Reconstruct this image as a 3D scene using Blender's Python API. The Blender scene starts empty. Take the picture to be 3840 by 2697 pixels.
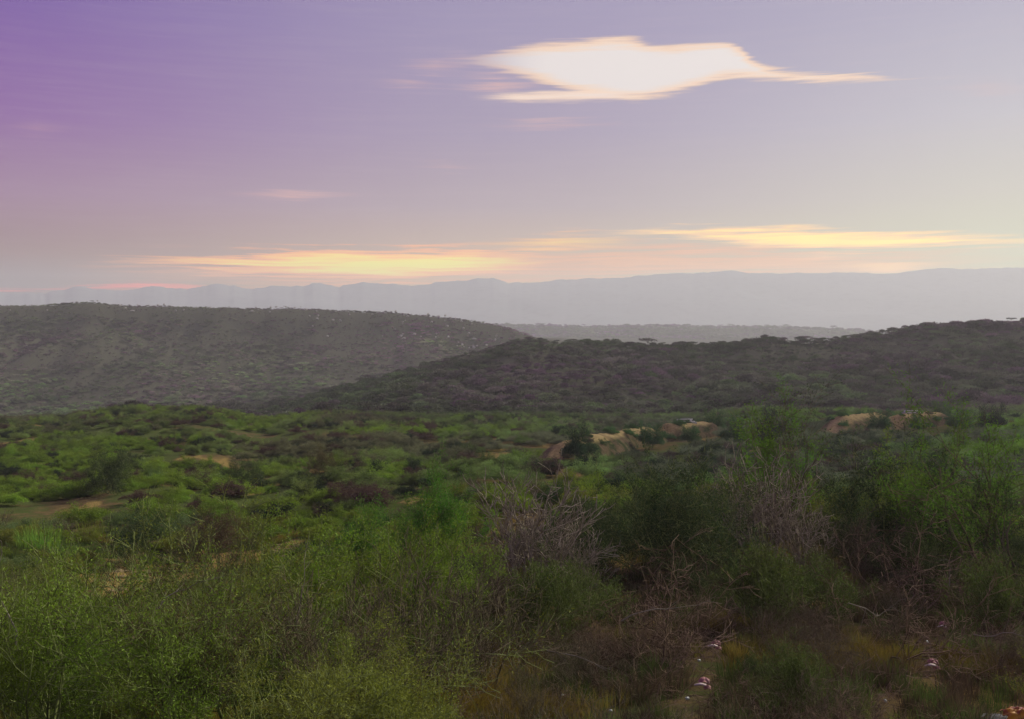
import bpy, math, random
import numpy as np
from mathutils import Vector, Euler, Matrix

rng = np.random.default_rng(7)
random.seed(7)
SC = bpy.context.scene
COL = SC.collection

# ------------------------------------------------------------------ camera
F = 3733.3; CX = 1920.0; CY = 1348.5; YH = 1230.0
PITCH = math.atan((CY - YH) / F)
def ray(X, Y):
    xc = (X - CX) / F; zc = -(Y - CY) / F
    y = math.cos(PITCH) + zc * math.sin(PITCH)
    z = zc * math.cos(PITCH) - math.sin(PITCH)
    return xc / y, z / y
def P(X, Y, D):
    t, s = ray(X, Y)
    return Vector((t * D, D, s * D))
cam_d = bpy.data.cameras.new('camera')
cam_d.lens = 35.0; cam_d.sensor_width = 36.0
cam_d.clip_start = 0.1; cam_d.clip_end = 60000
cam = bpy.data.objects.new('camera', cam_d); COL.objects.link(cam)
cam.location = (0, 0, 0)
cam.rotation_euler = (math.pi / 2 - PITCH, 0, 0)
SC.camera = cam

# ------------------------------------------------------------------ render / colour
SC.view_settings.view_transform = 'Standard'
SC.view_settings.look = 'None'
SC.view_settings.exposure = 0.0
SC.view_settings.gamma = 1.0
SC.view_settings.use_curve_mapping = False
SC.render.engine = 'CYCLES'
cy = SC.cycles
cy.use_denoising = True
try: cy.denoiser = 'OPENIMAGEDENOISE'
except Exception: pass
cy.max_bounces = 5; cy.diffuse_bounces = 3; cy.glossy_bounces = 1
cy.transmission_bounces = 2; cy.volume_bounces = 2; cy.transparent_max_bounces = 4
cy.sample_clamp_indirect = 4.0

# ------------------------------------------------------------------ world
def lin(r, g, b):
    f = lambda c: (c / 255) / 12.92 if c <= 10 else ((c / 255 + 0.055) / 1.055) ** 2.4
    return (f(r), f(g), f(b), 1.0)
SUN_AZ = math.radians(50); SUN_EL = math.radians(34)
HAZE_D = 2.1e-4; HAZE_TOP = 375.0; AIR = (.46, .45, .45)     # air seen through by the sky light
def sk(c, e):
    """sky colour above the haze that shows as c after passing through it at elevation e"""
    T = math.exp(-HAZE_D * min(HAZE_TOP / max(math.sin(e), .02), 9000)); l = lin(*c)
    return tuple(max(.015, (l[i] - AIR[i] * (1 - T)) / T) for i in range(3)) + (1.0,)
W = bpy.data.worlds.new('World'); SC.world = W; W.use_nodes = True
nt = W.node_tree; nt.nodes.clear()
def N(t, **k):
    n = nt.nodes.new(t)
    for a, b in k.items(): setattr(n, a, b)
    return n
def setin(n, i, v):
    if v is None: return
    if isinstance(v, (int, float, tuple, list)): n.inputs[i].default_value = v
    else: nt.links.new(v, n.inputs[i])
def M(op, a, b=None, c=None, clamp=False):
    n = N('ShaderNodeMath', operation=op); n.use_clamp = clamp
    setin(n, 0, a); setin(n, 1, b); setin(n, 2, c)
    return n.outputs[0]
def sstep(v, lo, hi):
    n = N('ShaderNodeMapRange', interpolation_type='SMOOTHSTEP')
    setin(n, 0, v); setin(n, 1, lo); setin(n, 2, hi)
    return n.outputs[0]
def mixc(f, a, b):
    n = N('ShaderNodeMix', data_type='RGBA'); setin(n, 0, f); setin(n, 6, a); setin(n, 7, b)
    return n.outputs[2]
def ramp(v, stops):
    n = N('ShaderNodeValToRGB'); setin(n, 0, v); e = n.color_ramp.elements
    while len(e) < len(stops): e.new(0.5)
    for i, (p, c) in enumerate(stops): e[i].position = p; e[i].color = c
    return n.outputs[0]
tc = N('ShaderNodeTexCoord'); sep = N('ShaderNodeSeparateXYZ')
nt.links.new(tc.outputs['Generated'], sep.inputs[0])
dx, dy, dz = sep.outputs
AZ = M('ARCTAN2', dx, dy); EL = M('ARCSINE', dz)
A0, A1, E0, E1 = -0.62, 0.62, -0.02, 0.42
AU = M('MULTIPLY', M('SUBTRACT', AZ, A0), 1 / (A1 - A0))
EU = M('MULTIPLY', M('SUBTRACT', EL, E0), 1 / (E1 - E0))
def ae(dx_, dy_):                # direction of a point measured on the photograph (2296 wide)
    t, s = ray(dx_ * 1.6725, dy_ * 1.672)
    a = math.atan(t); e = math.atan(s * math.cos(a))
    return ((a - A0) / (A1 - A0), (e - E0) / (E1 - E0))
def fcurve(v, pts):
    n = N('ShaderNodeFloatCurve'); setin(n, 1, v)
    c = n.mapping.curves[0]
    pts = sorted(pts)
    pts = [(max(0, min(1, x)), max(0, min(1, y))) for x, y in pts]
    if pts[0][0] > 0: pts = [(0, pts[0][1])] + pts
    if pts[-1][0] < 1: pts = pts + [(1, pts[-1][1])]
    c.points[0].location = pts[0]; c.points[1].location = pts[-1]
    for p in pts[1:-1]: c.points.new(*p)
    n.mapping.update()
    return n.outputs[0]
cmb = N('ShaderNodeCombineXYZ'); setin(cmb, 0, M('MULTIPLY', AU, 7.0)); setin(cmb, 1, M('MULTIPLY', EU, 42.0))
nz = N('ShaderNodeTexNoise'); nz.inputs['Scale'].default_value = 1.0; nz.inputs['Detail'].default_value = 4.0
nt.links.new(cmb.outputs[0], nz.inputs['Vector'])
NZ = M('SUBTRACT', nz.outputs[0], 0.5)
cmb2 = N('ShaderNodeCombineXYZ'); setin(cmb2, 0, M('MULTIPLY', AU, 26.0)); setin(cmb2, 1, M('MULTIPLY', EU, 150.0))
nz2 = N('ShaderNodeTexNoise'); nz2.inputs['Scale'].default_value = 1.0; nz2.inputs['Detail'].default_value = 5.0
nt.links.new(cmb2.outputs[0], nz2.inputs['Vector'])
NZ2 = M('SUBTRACT', nz2.outputs[0], 0.5)

cmb3 = N('ShaderNodeCombineXYZ'); setin(cmb3, 0, M('MULTIPLY', AU, 10.0)); setin(cmb3, 1, M('ADD', M('MULTIPLY', EU, 120.0), M('MULTIPLY', NZ, 3.0)))
nz3 = N('ShaderNodeTexNoise'); nz3.inputs['Scale'].default_value = 1.0; nz3.inputs['Detail'].default_value = 6.0; nz3.inputs['Roughness'].default_value = 0.6
nt.links.new(cmb3.outputs[0], nz3.inputs['Vector'])
NZ3 = M('SUBTRACT', nz3.outputs[0], 0.5)
# clear sky: three elevation ramps blended over azimuth
def skyramp(cols):               # colours for elevation unit positions
    return ramp(EU, [(p, sk(c, max(.035, E0 + p * (E1 - E0)))) for p, c in cols])
eL = skyramp([(0.12, (160, 152, 150)), (0.20, (164, 150, 148)), (0.32, (162, 140, 160)), (0.48, (144, 110, 162)), (0.70, (124, 80, 162)), (1.0, (112, 76, 154))])
eM = skyramp([(0.12, (188, 178, 166)), (0.20, (186, 173, 162)), (0.32, (172, 161, 168)), (0.48, (160, 150, 172)), (0.70, (153, 144, 174)), (1.0, (146, 138, 174))])
eR = skyramp([(0.12, (172, 179, 164)), (0.20, (186, 188, 172)), (0.32, (188, 186, 178)), (0.48, (182, 180, 188)), (0.70, (168, 165, 184)), (1.0, (164, 162, 184))])
c1 = mixc(sstep(AU, 0.05, 0.52), eL, eM)
c2 = mixc(sstep(AU, 0.46, 0.95), c1, eR)
c2 = mixc(M('MULTIPLY', M('ABSOLUTE', NZ), 0.35, clamp=True), c2, lin(196, 178, 186))
def cloud(top, bot, core, rim, alpha=1.0, soft=0.02, warp=0.02, feather=None, fine=0.004, streak=0.0):
    """a cloud between an upper and a lower edge, edges given as directions in the sky"""
    global c2
    ft = fcurve(AU, [ae(*p) for p in top]); fb = fcurve(AU, [ae(*p) for p in bot])
    e = M('ADD', EU, M('MULTIPLY', NZ, warp))
    if fine: e = M('ADD', e, M('MULTIPLY', NZ2, fine))
    d = M('MINIMUM', M('SUBTRACT', ft, e), M('SUBTRACT', e, fb))
    if streak: d = M('ADD', d, M('MULTIPLY', NZ3, streak))
    xs = [ae(*p)[0] for p in top]
    f = feather or 0.03
    side = M('MINIMUM', sstep(AU, min(xs), min(xs) + f), M('SUBTRACT', 1.0, sstep(AU, max(xs) - f, max(xs))))
    m = M('MULTIPLY', sstep(d, -soft * 0.3, soft), side)
    em = E0 + (E1 - E0) * np.mean([ae(*p)[1] for p in list(top) + list(bot)])
    col = mixc(sstep(d, soft * 0.3, soft * 2.2), sk(rim, em), sk(core, em))
    c2 = mixc(M('MULTIPLY', m, alpha), c2, col)
CL = (246, 236, 134); OR = (238, 178, 140)
# warm bands above the mountains
cloud([(60, 600), (300, 580), (600, 566), (1000, 560), (1300, 545), (1700, 540), (2200, 548), (2500, 550)], [(60, 668), (600, 655), (1500, 640), (2500, 640)], (226, 184, 146), (210, 172, 150), 0.65, 0.05, 0.05, 0.22, 0.02, 0.16)
cloud([(100, 590), (330, 574), (540, 566), (720, 558), (860, 560), (1000, 560), (1180, 564), (1340, 572)],
      [(100, 604), (330, 606), (540, 614), (720, 624), (860, 632), (1000, 624), (1180, 608), (1340, 584)], (222, 218, 134), (234, 184, 140), 1.0, 0.018, 0.05, 0.14, 0.02, 0.08)
cloud([(980, 548), (1100, 538), (1200, 528), (1300, 518), (1400, 524), (1500, 545)], [(980, 562), (1200, 570), (1300, 568), (1400, 562), (1500, 552)], (236, 212, 146), (230, 184, 146), 0.95, 0.018, 0.04, 0.14, 0.02, 0.07)
cloud([(1240, 524), (1500, 514), (1700, 511), (2000, 517), (2200, 521), (2500, 525)],
      [(1240, 534), (1500, 534), (1620, 546), (1700, 557), (1850, 563), (2000, 560), (2200, 551), (2500, 549)], (244, 230, 152), (240, 204, 160), 1.0, 0.016, 0.03, 0.12, 0.02, 0.055)
cloud([(1700, 568), (1850, 564), (2000, 570)], [(1700, 579), (1850, 586), (2000, 582)], (238, 198, 160), (230, 196, 170), 0.7, 0.014, 0.02, 0.08, .01, .05)
cloud([(1840, 588), (2000, 586), (2160, 592)], [(1840, 600), (2010, 612), (2160, 602)], (242, 204, 156), (234, 200, 168), 0.85, 0.014, 0.02, 0.08, .01, .05)
cloud([(-300, 640), (0, 645), (200, 636), (420, 640), (600, 640)], [(-300, 662), (0, 660), (200, 652), (420, 652), (600, 650)], (234, 176, 138), (214, 168, 150), 0.8, 0.010, 0.03, 0.1, .01, .04)
# small peach wisps
for (x0, x1, y0, y1, a) in [(10, 85, 567, 586, .8), (440, 860, 420, 447, .5), (880, 1130, 362, 382, .4), (1020, 1460, 264, 292, .4),
                            (-40, 200, 268, 308, .35), (840, 1110, 132, 166, .5), (780, 1060, 172, 204, .4), (940, 1290, 174, 206, .75), (980, 1220, 156, 180, .6), (930, 1140, 116, 142, .5),
                            (2040, 2400, 176, 220, .2)]:
    xm = (x0 + x1) / 2; ym = (y0 + y1) / 2
    cloud([(x0, ym), (xm, y0), (x1, ym - 1)], [(x0, ym + 1), (xm, y1), (x1, ym)], (232, 184, 164), (206, 172, 172), a, 0.016, 0.03, 0.08, 0.016, 0.07)
# the large bright cloud, upper body and lower lobe
cloud([(960, 134), (1030, 128), (1080, 118), (1180, 100), (1280, 90), (1400, 83), (1480, 96), (1560, 92), (1620, 90), (1650, 99), (1690, 130), (1740, 151), (1800, 160), (1900, 164), (2060, 173), (2200, 174)],
      [(960, 137), (1030, 142), (1080, 150), (1180, 176), (1280, 204), (1400, 225), (1480, 219), (1560, 199), (1620, 182), (1650, 180), (1690, 181), (1740, 184), (1800, 189), (1900, 187), (2060, 176), (2200, 175)],
      (222, 214, 212), (234, 202, 176), 1.0, 0.013, 0.020, 0.10, 0.022, 0.032)
cloud([(1030, 214), (1120, 207), (1250, 202), (1400, 198), (1470, 205)], [(1030, 218), (1120, 228), (1250, 230), (1400, 225), (1470, 216)],
      (224, 217, 220), (236, 208, 186), 1.0, 0.012, 0.014, 0.05, 0.016, 0.016)
# faint veils over the whole sky
c2 = mixc(M('MULTIPLY', sstep(NZ3, .02, .22), 0.05), c2, lin(214, 190, 196))
# below the horizon the far ground goes on
c2 = mixc(M('SUBTRACT', 1.0, sstep(EL, -0.06, -0.02)), c2, (0.05, 0.05, 0.045, 1))
sky = N('ShaderNodeTexSky', sky_type='NISHITA'); sky.sun_disc = False
sky.sun_elevation = SUN_EL; sky.sun_rotation = SUN_AZ; sky.air_density = 1.5; sky.dust_density = 4.0
bg1 = N('ShaderNodeBackground'); setin(bg1, 0, sky.outputs[0]); bg1.inputs[1].default_value = 0.002
bg2 = N('ShaderNodeBackground'); setin(bg2, 0, c2); bg2.inputs[1].default_value = 1.0
add = N('ShaderNodeAddShader'); out = N('ShaderNodeOutputWorld')
nt.links.new(bg1.outputs[0], add.inputs[0]); nt.links.new(bg2.outputs[0], add.inputs[1]); nt.links.new(add.outputs[0], out.inputs[0])
W.cycles.sampling_method = 'MANUAL'; W.cycles.sample_map_resolution = 512

# ------------------------------------------------------------------ sun (behind thin cloud: soft)
sd = bpy.data.lights.new('sun', 'SUN'); sd.energy = 4.8; sd.angle = math.radians(4); sd.color = (1.0, 0.93, 0.80)
sun = bpy.data.objects.new('sun', sd); COL.objects.link(sun)
sdir = Vector((math.sin(SUN_AZ) * math.cos(SUN_EL), math.cos(SUN_AZ) * math.cos(SUN_EL), math.sin(SUN_EL)))
sun.rotation_euler = sdir.to_track_quat('Z', 'Y').to_euler(); sun.location = (0, 0, 200)

# ------------------------------------------------------------------ helpers
def tag(o, label=None, cat=None, group=None, kind=None):
    if label: o['label'] = label
    if cat: o['category'] = cat
    if group: o['group'] = group
    if kind: o['kind'] = kind
    return o
def mesh_np(name, V, Fq, mats, mi=None, smooth=False):
    """V (n,3); Fq (m,k) faces of equal size or list of such arrays"""
    me = bpy.data.meshes.new(name)
    if not isinstance(Fq, (list, tuple)) or isinstance(Fq[0], (list, tuple)): Fq = [np.asarray(Fq)]
    Fq = [np.asarray(f, dtype=np.int32) for f in Fq if len(f)]
    V = np.asarray(V, dtype=np.float32)
    me.vertices.add(len(V)); me.vertices.foreach_set('co', V.ravel())
    loops = np.concatenate([f.ravel() for f in Fq])
    sizes = np.concatenate([np.full(len(f), f.shape[1], dtype=np.int32) for f in Fq])
    starts = np.concatenate([[0], np.cumsum(sizes)[:-1]]).astype(np.int32)
    me.loops.add(len(loops)); me.loops.foreach_set('vertex_index', loops)
    me.polygons.add(len(sizes)); me.polygons.foreach_set('loop_start', starts); me.polygons.foreach_set('loop_total', sizes)
    if mi is not None: me.polygons.foreach_set('material_index', np.asarray(mi, dtype=np.int32))
    me.update(calc_edges=True); me.validate(verbose=False)
    if smooth: me.polygons.foreach_set('use_smooth', np.ones(len(me.polygons), dtype=bool))
    for m in (mats if isinstance(mats, (list, tuple)) else [mats]): me.materials.append(m)
    return me
def link(name, data, parent=None, loc=None):
    o = bpy.data.objects.new(name, data); COL.objects.link(o)
    if parent: o.parent = parent
    if loc is not None: o.location = loc
    return o
def _hash(ix, iy, s):
    h = (ix * 374761393 + iy * 668265263 + s * 1274126177) & 0x7fffffff
    h = ((h ^ (h >> 13)) * 1274126177) & 0x7fffffff
    return ((h ^ (h >> 16)) & 0xffff) / 65535.0
def vnoise(x, y, s=0):
    x = np.asarray(x, dtype=float); y = np.asarray(y, dtype=float)
    ix = np.floor(x).astype(np.int64); iy = np.floor(y).astype(np.int64)
    fx = x - ix; fy = y - iy; fx = fx * fx * (3 - 2 * fx); fy = fy * fy * (3 - 2 * fy)
    a = _hash(ix, iy, s); b = _hash(ix + 1, iy, s); c = _hash(ix, iy + 1, s); d = _hash(ix + 1, iy + 1, s)
    return (a * (1 - fx) + b * fx) * (1 - fy) + (c * (1 - fx) + d * fx) * fy - 0.5
def fbm(x, y, s=0, o=4):
    r = 0; a = 1.0; x = np.asarray(x, float); y = np.asarray(y, float)
    for i in range(o):
        r = r + a * vnoise(x + i * 17.3, y - i * 9.1, s + i); x = x * 2.03; y = y * 2.03; a *= 0.5
    return r

# ------------------------------------------------------------------ materials
def newmat(name):
    m = bpy.data.materials.new(name); m.use_nodes = True
    t = m.node_tree; t.nodes.clear()
    return m, t
class G:
    """tiny node builder"""
    def __init__(s, t): s.t = t
    def n(s, ty, ins=None, **k):
        n = s.t.nodes.new(ty)
        for a, b in k.items(): setattr(n, a, b)
        for i, v in (ins or {}).items():
            if isinstance(v, bpy.types.NodeSocket): s.t.links.new(v, n.inputs[i])
            else: n.inputs[i].default_value = v
        return n
    def m(s, op, a, b=0.0, clamp=False):
        n = s.n('ShaderNodeMath', {0: a, 1: b}, operation=op); n.use_clamp = clamp; return n.outputs[0]
    def mix(s, f, a, b, bt='MIX'):
        return s.n('ShaderNodeMix', {0: f, 6: a, 7: b}, data_type='RGBA', blend_type=bt).outputs[2]
    def mr(s, v, a, b, c=0.0, d=1.0):
        return s.n('ShaderNodeMapRange', {0: v, 1: a, 2: b, 3: c, 4: d}).outputs[0]
    def noise(s, scale, vec=None, detail=3.0, rough=0.5):
        i = {'Scale': scale, 'Detail': detail, 'Roughness': rough}
        if vec is not None: i['Vector'] = vec
        return s.n('ShaderNodeTexNoise', i).outputs[0]
def C(r, g, b): return (r, g, b, 1.0)

def foliage_mat(name, leaf_scale=1.0, trans=0.35, jitter=0.5):
    m, t = newmat(name); g = G(t)
    at = g.n('ShaderNodeAttribute', attribute_name='tint', attribute_type='INSTANCER')
    pos = g.n('ShaderNodeNewGeometry').outputs['Position']
    rnd = g.n('ShaderNodeNewGeometry').outputs['Random Per Island']
    n1 = g.noise(0.9 / leaf_scale, pos, 3.0)
    v = g.m('ADD', g.m('MULTIPLY', rnd, jitter), g.mr(n1, 0.3, 0.7, 0.55, 1.05))
    hs = g.n('ShaderNodeHueSaturation', {'Hue': g.mr(n1, 0.3, 0.7, 0.485, 0.515), 'Saturation': 1.0, 'Value': v, 'Color': at.outputs[0]})
    d = g.n('ShaderNodeBsdfDiffuse', {'Color': hs.outputs[0]})
    tr = g.n('ShaderNodeBsdfTranslucent', {'Color': hs.outputs[0]})
    gl = g.n('ShaderNodeBsdfGlossy', {'Color': C(.9, .9, .85), 'Roughness': 0.6})
    mx = g.n('ShaderNodeMixShader', {0: trans, 1: d.outputs[0], 2: tr.outputs[0]})
    mx2 = g.n('ShaderNodeMixShader', {0: 0.012, 1: mx.outputs[0], 2: gl.outputs[0]})
    o = g.n('ShaderNodeOutputMaterial', {0: mx2.outputs[0]})
    return m
def bark_mat(name, a, b, tinted=False):
    m, t = newmat(name); g = G(t)
    pos = g.n('ShaderNodeNewGeometry').outputs['Position']
    rnd = g.n('ShaderNodeNewGeometry').outputs['Random Per Island']
    n1 = g.noise(3.0, pos, 2.0)
    f = g.m('ADD', g.m('MULTIPLY', rnd, 0.7), g.m('MULTIPLY', n1, 0.4), clamp=True)
    c = g.mix(f, a, b)
    p = g.n('ShaderNodeBsdfDiffuse', {'Color': c, 'Roughness': 0.6})
    g.n('ShaderNodeOutputMaterial', {0: p.outputs[0]})
    return m
M_LEAF = foliage_mat('leaf_fine')
M_LEAFM = foliage_mat('leaf_mid', 2.0)
M_LEAFF = foliage_mat('leaf_far', 6.0, 0.2, 0.35)
M_BARK = bark_mat('bark_green_thorn', C(.040, .038, .018), C(.30, .36, .12))
M_GREYBARK = bark_mat('bark_grey', C(.040, .032, .018), C(.25, .215, .125))
M_PALEBARK = bark_mat('bark_pale_grey', C(.085, .070, .048), C(.48, .42, .30))
M_DEAD = bark_mat('dead_twigs', C(.028, .018, .012), C(.33, .245, .15))
M_FARBARK = bark_mat('bark_far', C(.03, .022, .024), C(.07, .05, .05))

def soil_mat():
    m, t = newmat('soil'); g = G(t)
    pos = g.n('ShaderNodeNewGeometry').outputs['Position']
    n1 = g.noise(0.05, pos, 5.0, 0.6); n2 = g.noise(0.9, pos, 6.0, 0.65); n3 = g.noise(9.0, pos, 4.0, 0.7)
    base = g.mix(g.mr(n2, .35, .65), C(.105, .080, .034), C(.19, .14, .055))
    base = g.mix(g.mr(n3, .4, .75, 0, .6), base, C(.085, .062, .038))
    grn = g.mix(g.mr(n3, .3, .7), C(.065, .095, .024), C(.110, .130, .036))
    vc = g.n('ShaderNodeVertexColor', layer_name='cover')
    sp = g.n('ShaderNodeSeparateColor', {0: vc.outputs[0]})
    bare, rock = sp.outputs[0], sp.outputs[1]
    k = g.m('ADD', bare, g.m('MULTIPLY', g.m('SUBTRACT', n2, 0.5), 1.2), clamp=True)
    col = g.mix(g.mr(k, .35, .65), grn, base)
    sand = g.mix(g.mr(n3, .3, .7), C(.20, .145, .045), C(.38, .28, .085))
    col = g.mix(g.mr(g.m('ADD', bare, g.m('MULTIPLY', g.m('SUBTRACT', n3, 0.5), .5)), .75, 1.0), col, sand)
    dark = g.mix(g.mr(n2, .3, .7), C(.080, .066, .056), C(.125, .135, .070))
    col = g.mix(rock, col, dark)
    bmp = g.n('ShaderNodeBump', {'Strength': 0.6, 'Distance': 0.15, 'Height': g.m('ADD', n2, g.m('MULTIPLY', n3, .35))})
    p = g.n('ShaderNodeBsdfDiffuse', {'Color': col, 'Roughness': 0.9, 'Normal': bmp.outputs[0]})
    g.n('ShaderNodeOutputMaterial', {0: p.outputs[0]})
    return m
M_SOIL = soil_mat()
def stone_mat(name, a, b, sc=3.0):
    m, t = newmat(name); g = G(t)
    pos = g.n('ShaderNodeNewGeometry').outputs['Position']
    n1 = g.noise(sc, pos, 5.0, .6); n2 = g.noise(sc * 7, pos, 4.0)
    col = g.mix(g.mr(n1, .35, .65), a, b)
    col = g.mix(g.mr(n2, .5, .8, 0, .5), col, C(a[0] * .5, a[1] * .5, a[2] * .5))
    bmp = g.n('ShaderNodeBump', {'Strength': 0.5, 'Distance': 0.05, 'Height': n2})
    p = g.n('ShaderNodeBsdfDiffuse', {'Color': col, 'Roughness': .8, 'Normal': bmp.outputs[0]})
    g.n('ShaderNodeOutputMaterial', {0: p.outputs[0]})
    return m
M_STONE = stone_mat('sandstone', C(.26, .20, .09), C(.40, .32, .16))
M_PALE = stone_mat('pale_rock', C(.40, .37, .33), C(.62, .58, .52), .6)
M_CLIFF = stone_mat('cliff_rock', C(.060, .045, .048), C(.10, .08, .07), .15)
M_MOUNT = stone_mat('hazed_mountain_rock', C(.25, .29, .28), C(.30, .33, .31), .003)  # rock colour lightened towards blue green, far haze put into it

# ------------------------------------------------------------------ terrain: heights tabled by direction and distance
KD = [1, 4, 8, 14, 25, 45, 80, 130, 200, 270, 350, 450, 560, 700, 790, 850, 1500, 2250, 2420, 4200, 6500]
def crest_mid(X): return np.interp(X, [-900, 0, 500, 800, 1100, 1300, 1500, 1700, 1850, 1950, 2100, 2300, 2600, 3000, 3180, 3300, 3420, 3560, 3840, 5200],
                                   [1590, 1580, 1580, 1568, 1515, 1470, 1420, 1360, 1312, 1290, 1290, 1296, 1296, 1282, 1272, 1244, 1222, 1206, 1200, 1170])
def crest_plat(X): return np.interp(X, [-900, 0, 150, 350, 420, 600, 1000, 1200, 1400, 1700, 1860, 1950, 2200, 2600, 5200],
                                    [1150, 1155, 1154, 1146, 1160, 1166, 1172, 1176, 1186, 1207, 1222, 1250, 1330, 1400, 1400])
def crest_far(X): return np.interp(X, [-900, 1000, 1860, 2100, 2500, 3000, 3300, 3800, 5200], [1236, 1230, 1226, 1230, 1226, 1234, 1246, 1250, 1250])
XS = np.linspace(-3400, 7240, 533)       # measured columns -> world tangents
TS = np.array([ray(x, YH)[0] for x in XS])
SL = lambda Y: np.array([ray(CX, y)[1] for y in np.atleast_1d(Y)])
tab = np.zeros((len(XS), len(KD)))
for i, X in enumerate(XS):
    Xc = min(max(X, -900), 5200)
    cm = crest_mid(Xc); cp = crest_plat(Xc) - 10 * np.interp(Xc, [-900, 1500, 1860], [1.3, 1, 0]); cf = crest_far(Xc)
    rt = np.interp(Xc, [1700, 2300, 2900, 3400, 5200], [0, .5, 1, 1.25, 1.25])
    near = {14: 2760, 25: 2340, 45: 2010 + 20 * math.sin(Xc / 600), 80: 1800 - 20 * rt, 130: 1690 - 50 * rt}
    l2 = np.interp(Xc, [900, 1900], [1, 0]); near[25] += 95 * l2; near[45] += 150 * l2; near[80] += 95 * l2; near[130] += 35 * l2
    lf = np.interp(Xc, [-900, 0, 800, 1500, 2400, 5200], [1, 1, .8, .3, 0, 0])      # left side: lip then valley
    row = []
    for d in KD:
        if d < 14: z = {1: -1.75, 4: -2.9, 8: -4.3}[d]
        elif d in near: z = SL(near[d])[0] * d
        elif d == 200: z = SL(1605 - 35 * lf - 60 * rt)[0] * d
        elif d == 270: z = SL(max(1562 + 45 * lf - 48 * rt, cm + 4))[0] * d
        elif d == 350: z = SL(max(cm + 0.45 * (1562 - 48 * rt - cm), cm + 8) + 30 * lf)[0] * d
        elif d == 450: z = SL(cm)[0] * d
        elif d == 560: z = SL(max(cm, 1330) + 60 if X > 1900 else max(1500, cm - 20) + 30 * (1 - lf))[0] * d
        elif d == 700: z = SL(cp + 0.60 * (max(1500, cp) - cp))[0] * d
        elif d == 790: z = SL(cp + 0.27 * (max(1500, cp) - cp))[0] * d
        elif d == 850: z = SL(cp)[0] * d
        elif d == 1500: z = (SL(max(cp, 1180))[0] * 850) + (-22 if X < 2000 else 0); z = min(z, SL(cf + 40)[0] * 1500)
        elif d == 2250: z = SL(cf + 34)[0] * d
        elif d == 2420: z = SL(cf)[0] * d
        elif d == 4200: z = SL(cf + 3)[0] * 4200
        else: z = SL(1250)[0] * 6500
        row.append(z)
    tab[i] = row
LD = np.log(np.array(KD, float)); NL = 560
LDF = np.linspace(LD[0], LD[-1], NL)
def pchip(x, y, xi):
    h = np.diff(x); dl = np.diff(y, axis=1) / h
    m = np.zeros_like(y)
    w1 = 2 * h[1:] + h[:-1]; w2 = h[1:] + 2 * h[:-1]
    s = np.sign(dl[:, :-1]) * np.sign(dl[:, 1:]) > 0
    with np.errstate(divide='ignore', invalid='ignore'):
        hm = (w1 + w2) / (w1 / dl[:, :-1] + w2 / dl[:, 1:])
    m[:, 1:-1] = np.where(s, np.nan_to_num(hm), 0); m[:, 0] = dl[:, 0]; m[:, -1] = dl[:, -1]
    k = np.clip(np.searchsorted(x, xi, side='right') - 1, 0, len(h) - 1)
    tt = (xi - x[k]) / h[k]
    return (y[:, k] * (2 * tt**3 - 3 * tt**2 + 1) + h[k] * m[:, k] * (tt**3 - 2 * tt**2 + tt)
            + y[:, k + 1] * (-2 * tt**3 + 3 * tt**2) + h[k] * m[:, k + 1] * (tt**3 - tt**2))
Z = pchip(LD, tab, LDF)
ker = np.exp(-np.linspace(-2, 2, 9)**2); ker /= ker.sum()
Zp = np.pad(Z, ((4, 4), (0, 0)), mode='edge')
Z = sum(ker[j] * Zp[j:j + len(XS)] for j in range(9))
DD = np.exp(LDF)
GX = TS[:, None] * DD[None, :]; GY = np.repeat(DD[None, :], len(XS), 0)
amp = np.interp(DD, [1, 10, 40, 150, 250, 480, 850, 2500], [0, .15, .6, 1.4, 2.5, 3.0, 3.0, 5.0])
amp = amp * np.interp(DD, [60, 120, 260, 400], [1, 1.7, 1.7, 1])
Z = Z + amp * fbm(GX / np.maximum(8, DD * .12), GY / np.maximum(8, DD * .16), 3, 3) * 1.0
Z = Z + np.interp(DD, [1, 20, 100], [.02, .12, .25]) * fbm(GX / 1.7, GY / 1.7, 9, 3)
# gullies and rock ledges on the plateau flank
gul = np.interp(DD, [520, 650, 790, 850, 900, 2000, 2300, 2420, 2600], [0, 4, 7, 1.5, 0, 0, 7, 1, 0])
Z = Z + gul * (np.abs(fbm(GX / 34.0, GY / 120.0, 21, 3)) * 2.2 - 0.6)
gul2 = np.interp(DD, [240, 320, 420, 450, 500], [0, 2.5, 2.5, .5, 0])
Z = Z + gul2 * (np.abs(fbm(GX / 30.0, GY / 80.0, 41, 3)) * 2.0 - 0.5)

# sandy clearings: (X, Y, halfwidth, halfheight) on the photograph -> places on the ground
def zat(x, y):
    x = np.asarray(x, float); y = np.asarray(y, float)
    u = np.interp(x / y, TS, np.arange(len(TS))); v = (np.log(y) - LDF[0]) / (LDF[1] - LDF[0])
    v = np.clip(v, 0, NL - 1.001); u = np.clip(u, 0, len(TS) - 1.001)
    i = np.floor(u).astype(int); j = np.floor(v).astype(int); fu = u - i; fv = v - j
    return (Z[i, j] * (1 - fu) + Z[i + 1, j] * fu) * (1 - fv) + (Z[i, j + 1] * (1 - fu) + Z[i + 1, j + 1] * fu) * fv
def ground_hit(X, Y, dmin=9, dmax=240):
    """where the line of sight through a measured point first meets the ground"""
    t, s = ray(X, Y)
    ds = np.exp(np.linspace(math.log(dmin), math.log(dmax), 900))
    g = zat(t * ds, ds) - s * ds
    k = np.argmax(g > 0)
    return (t * ds[k], ds[k], zat(t * ds[k], ds[k])) if g.max() > 0 else (t * dmax, dmax, zat(t * dmax, dmax))
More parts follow.
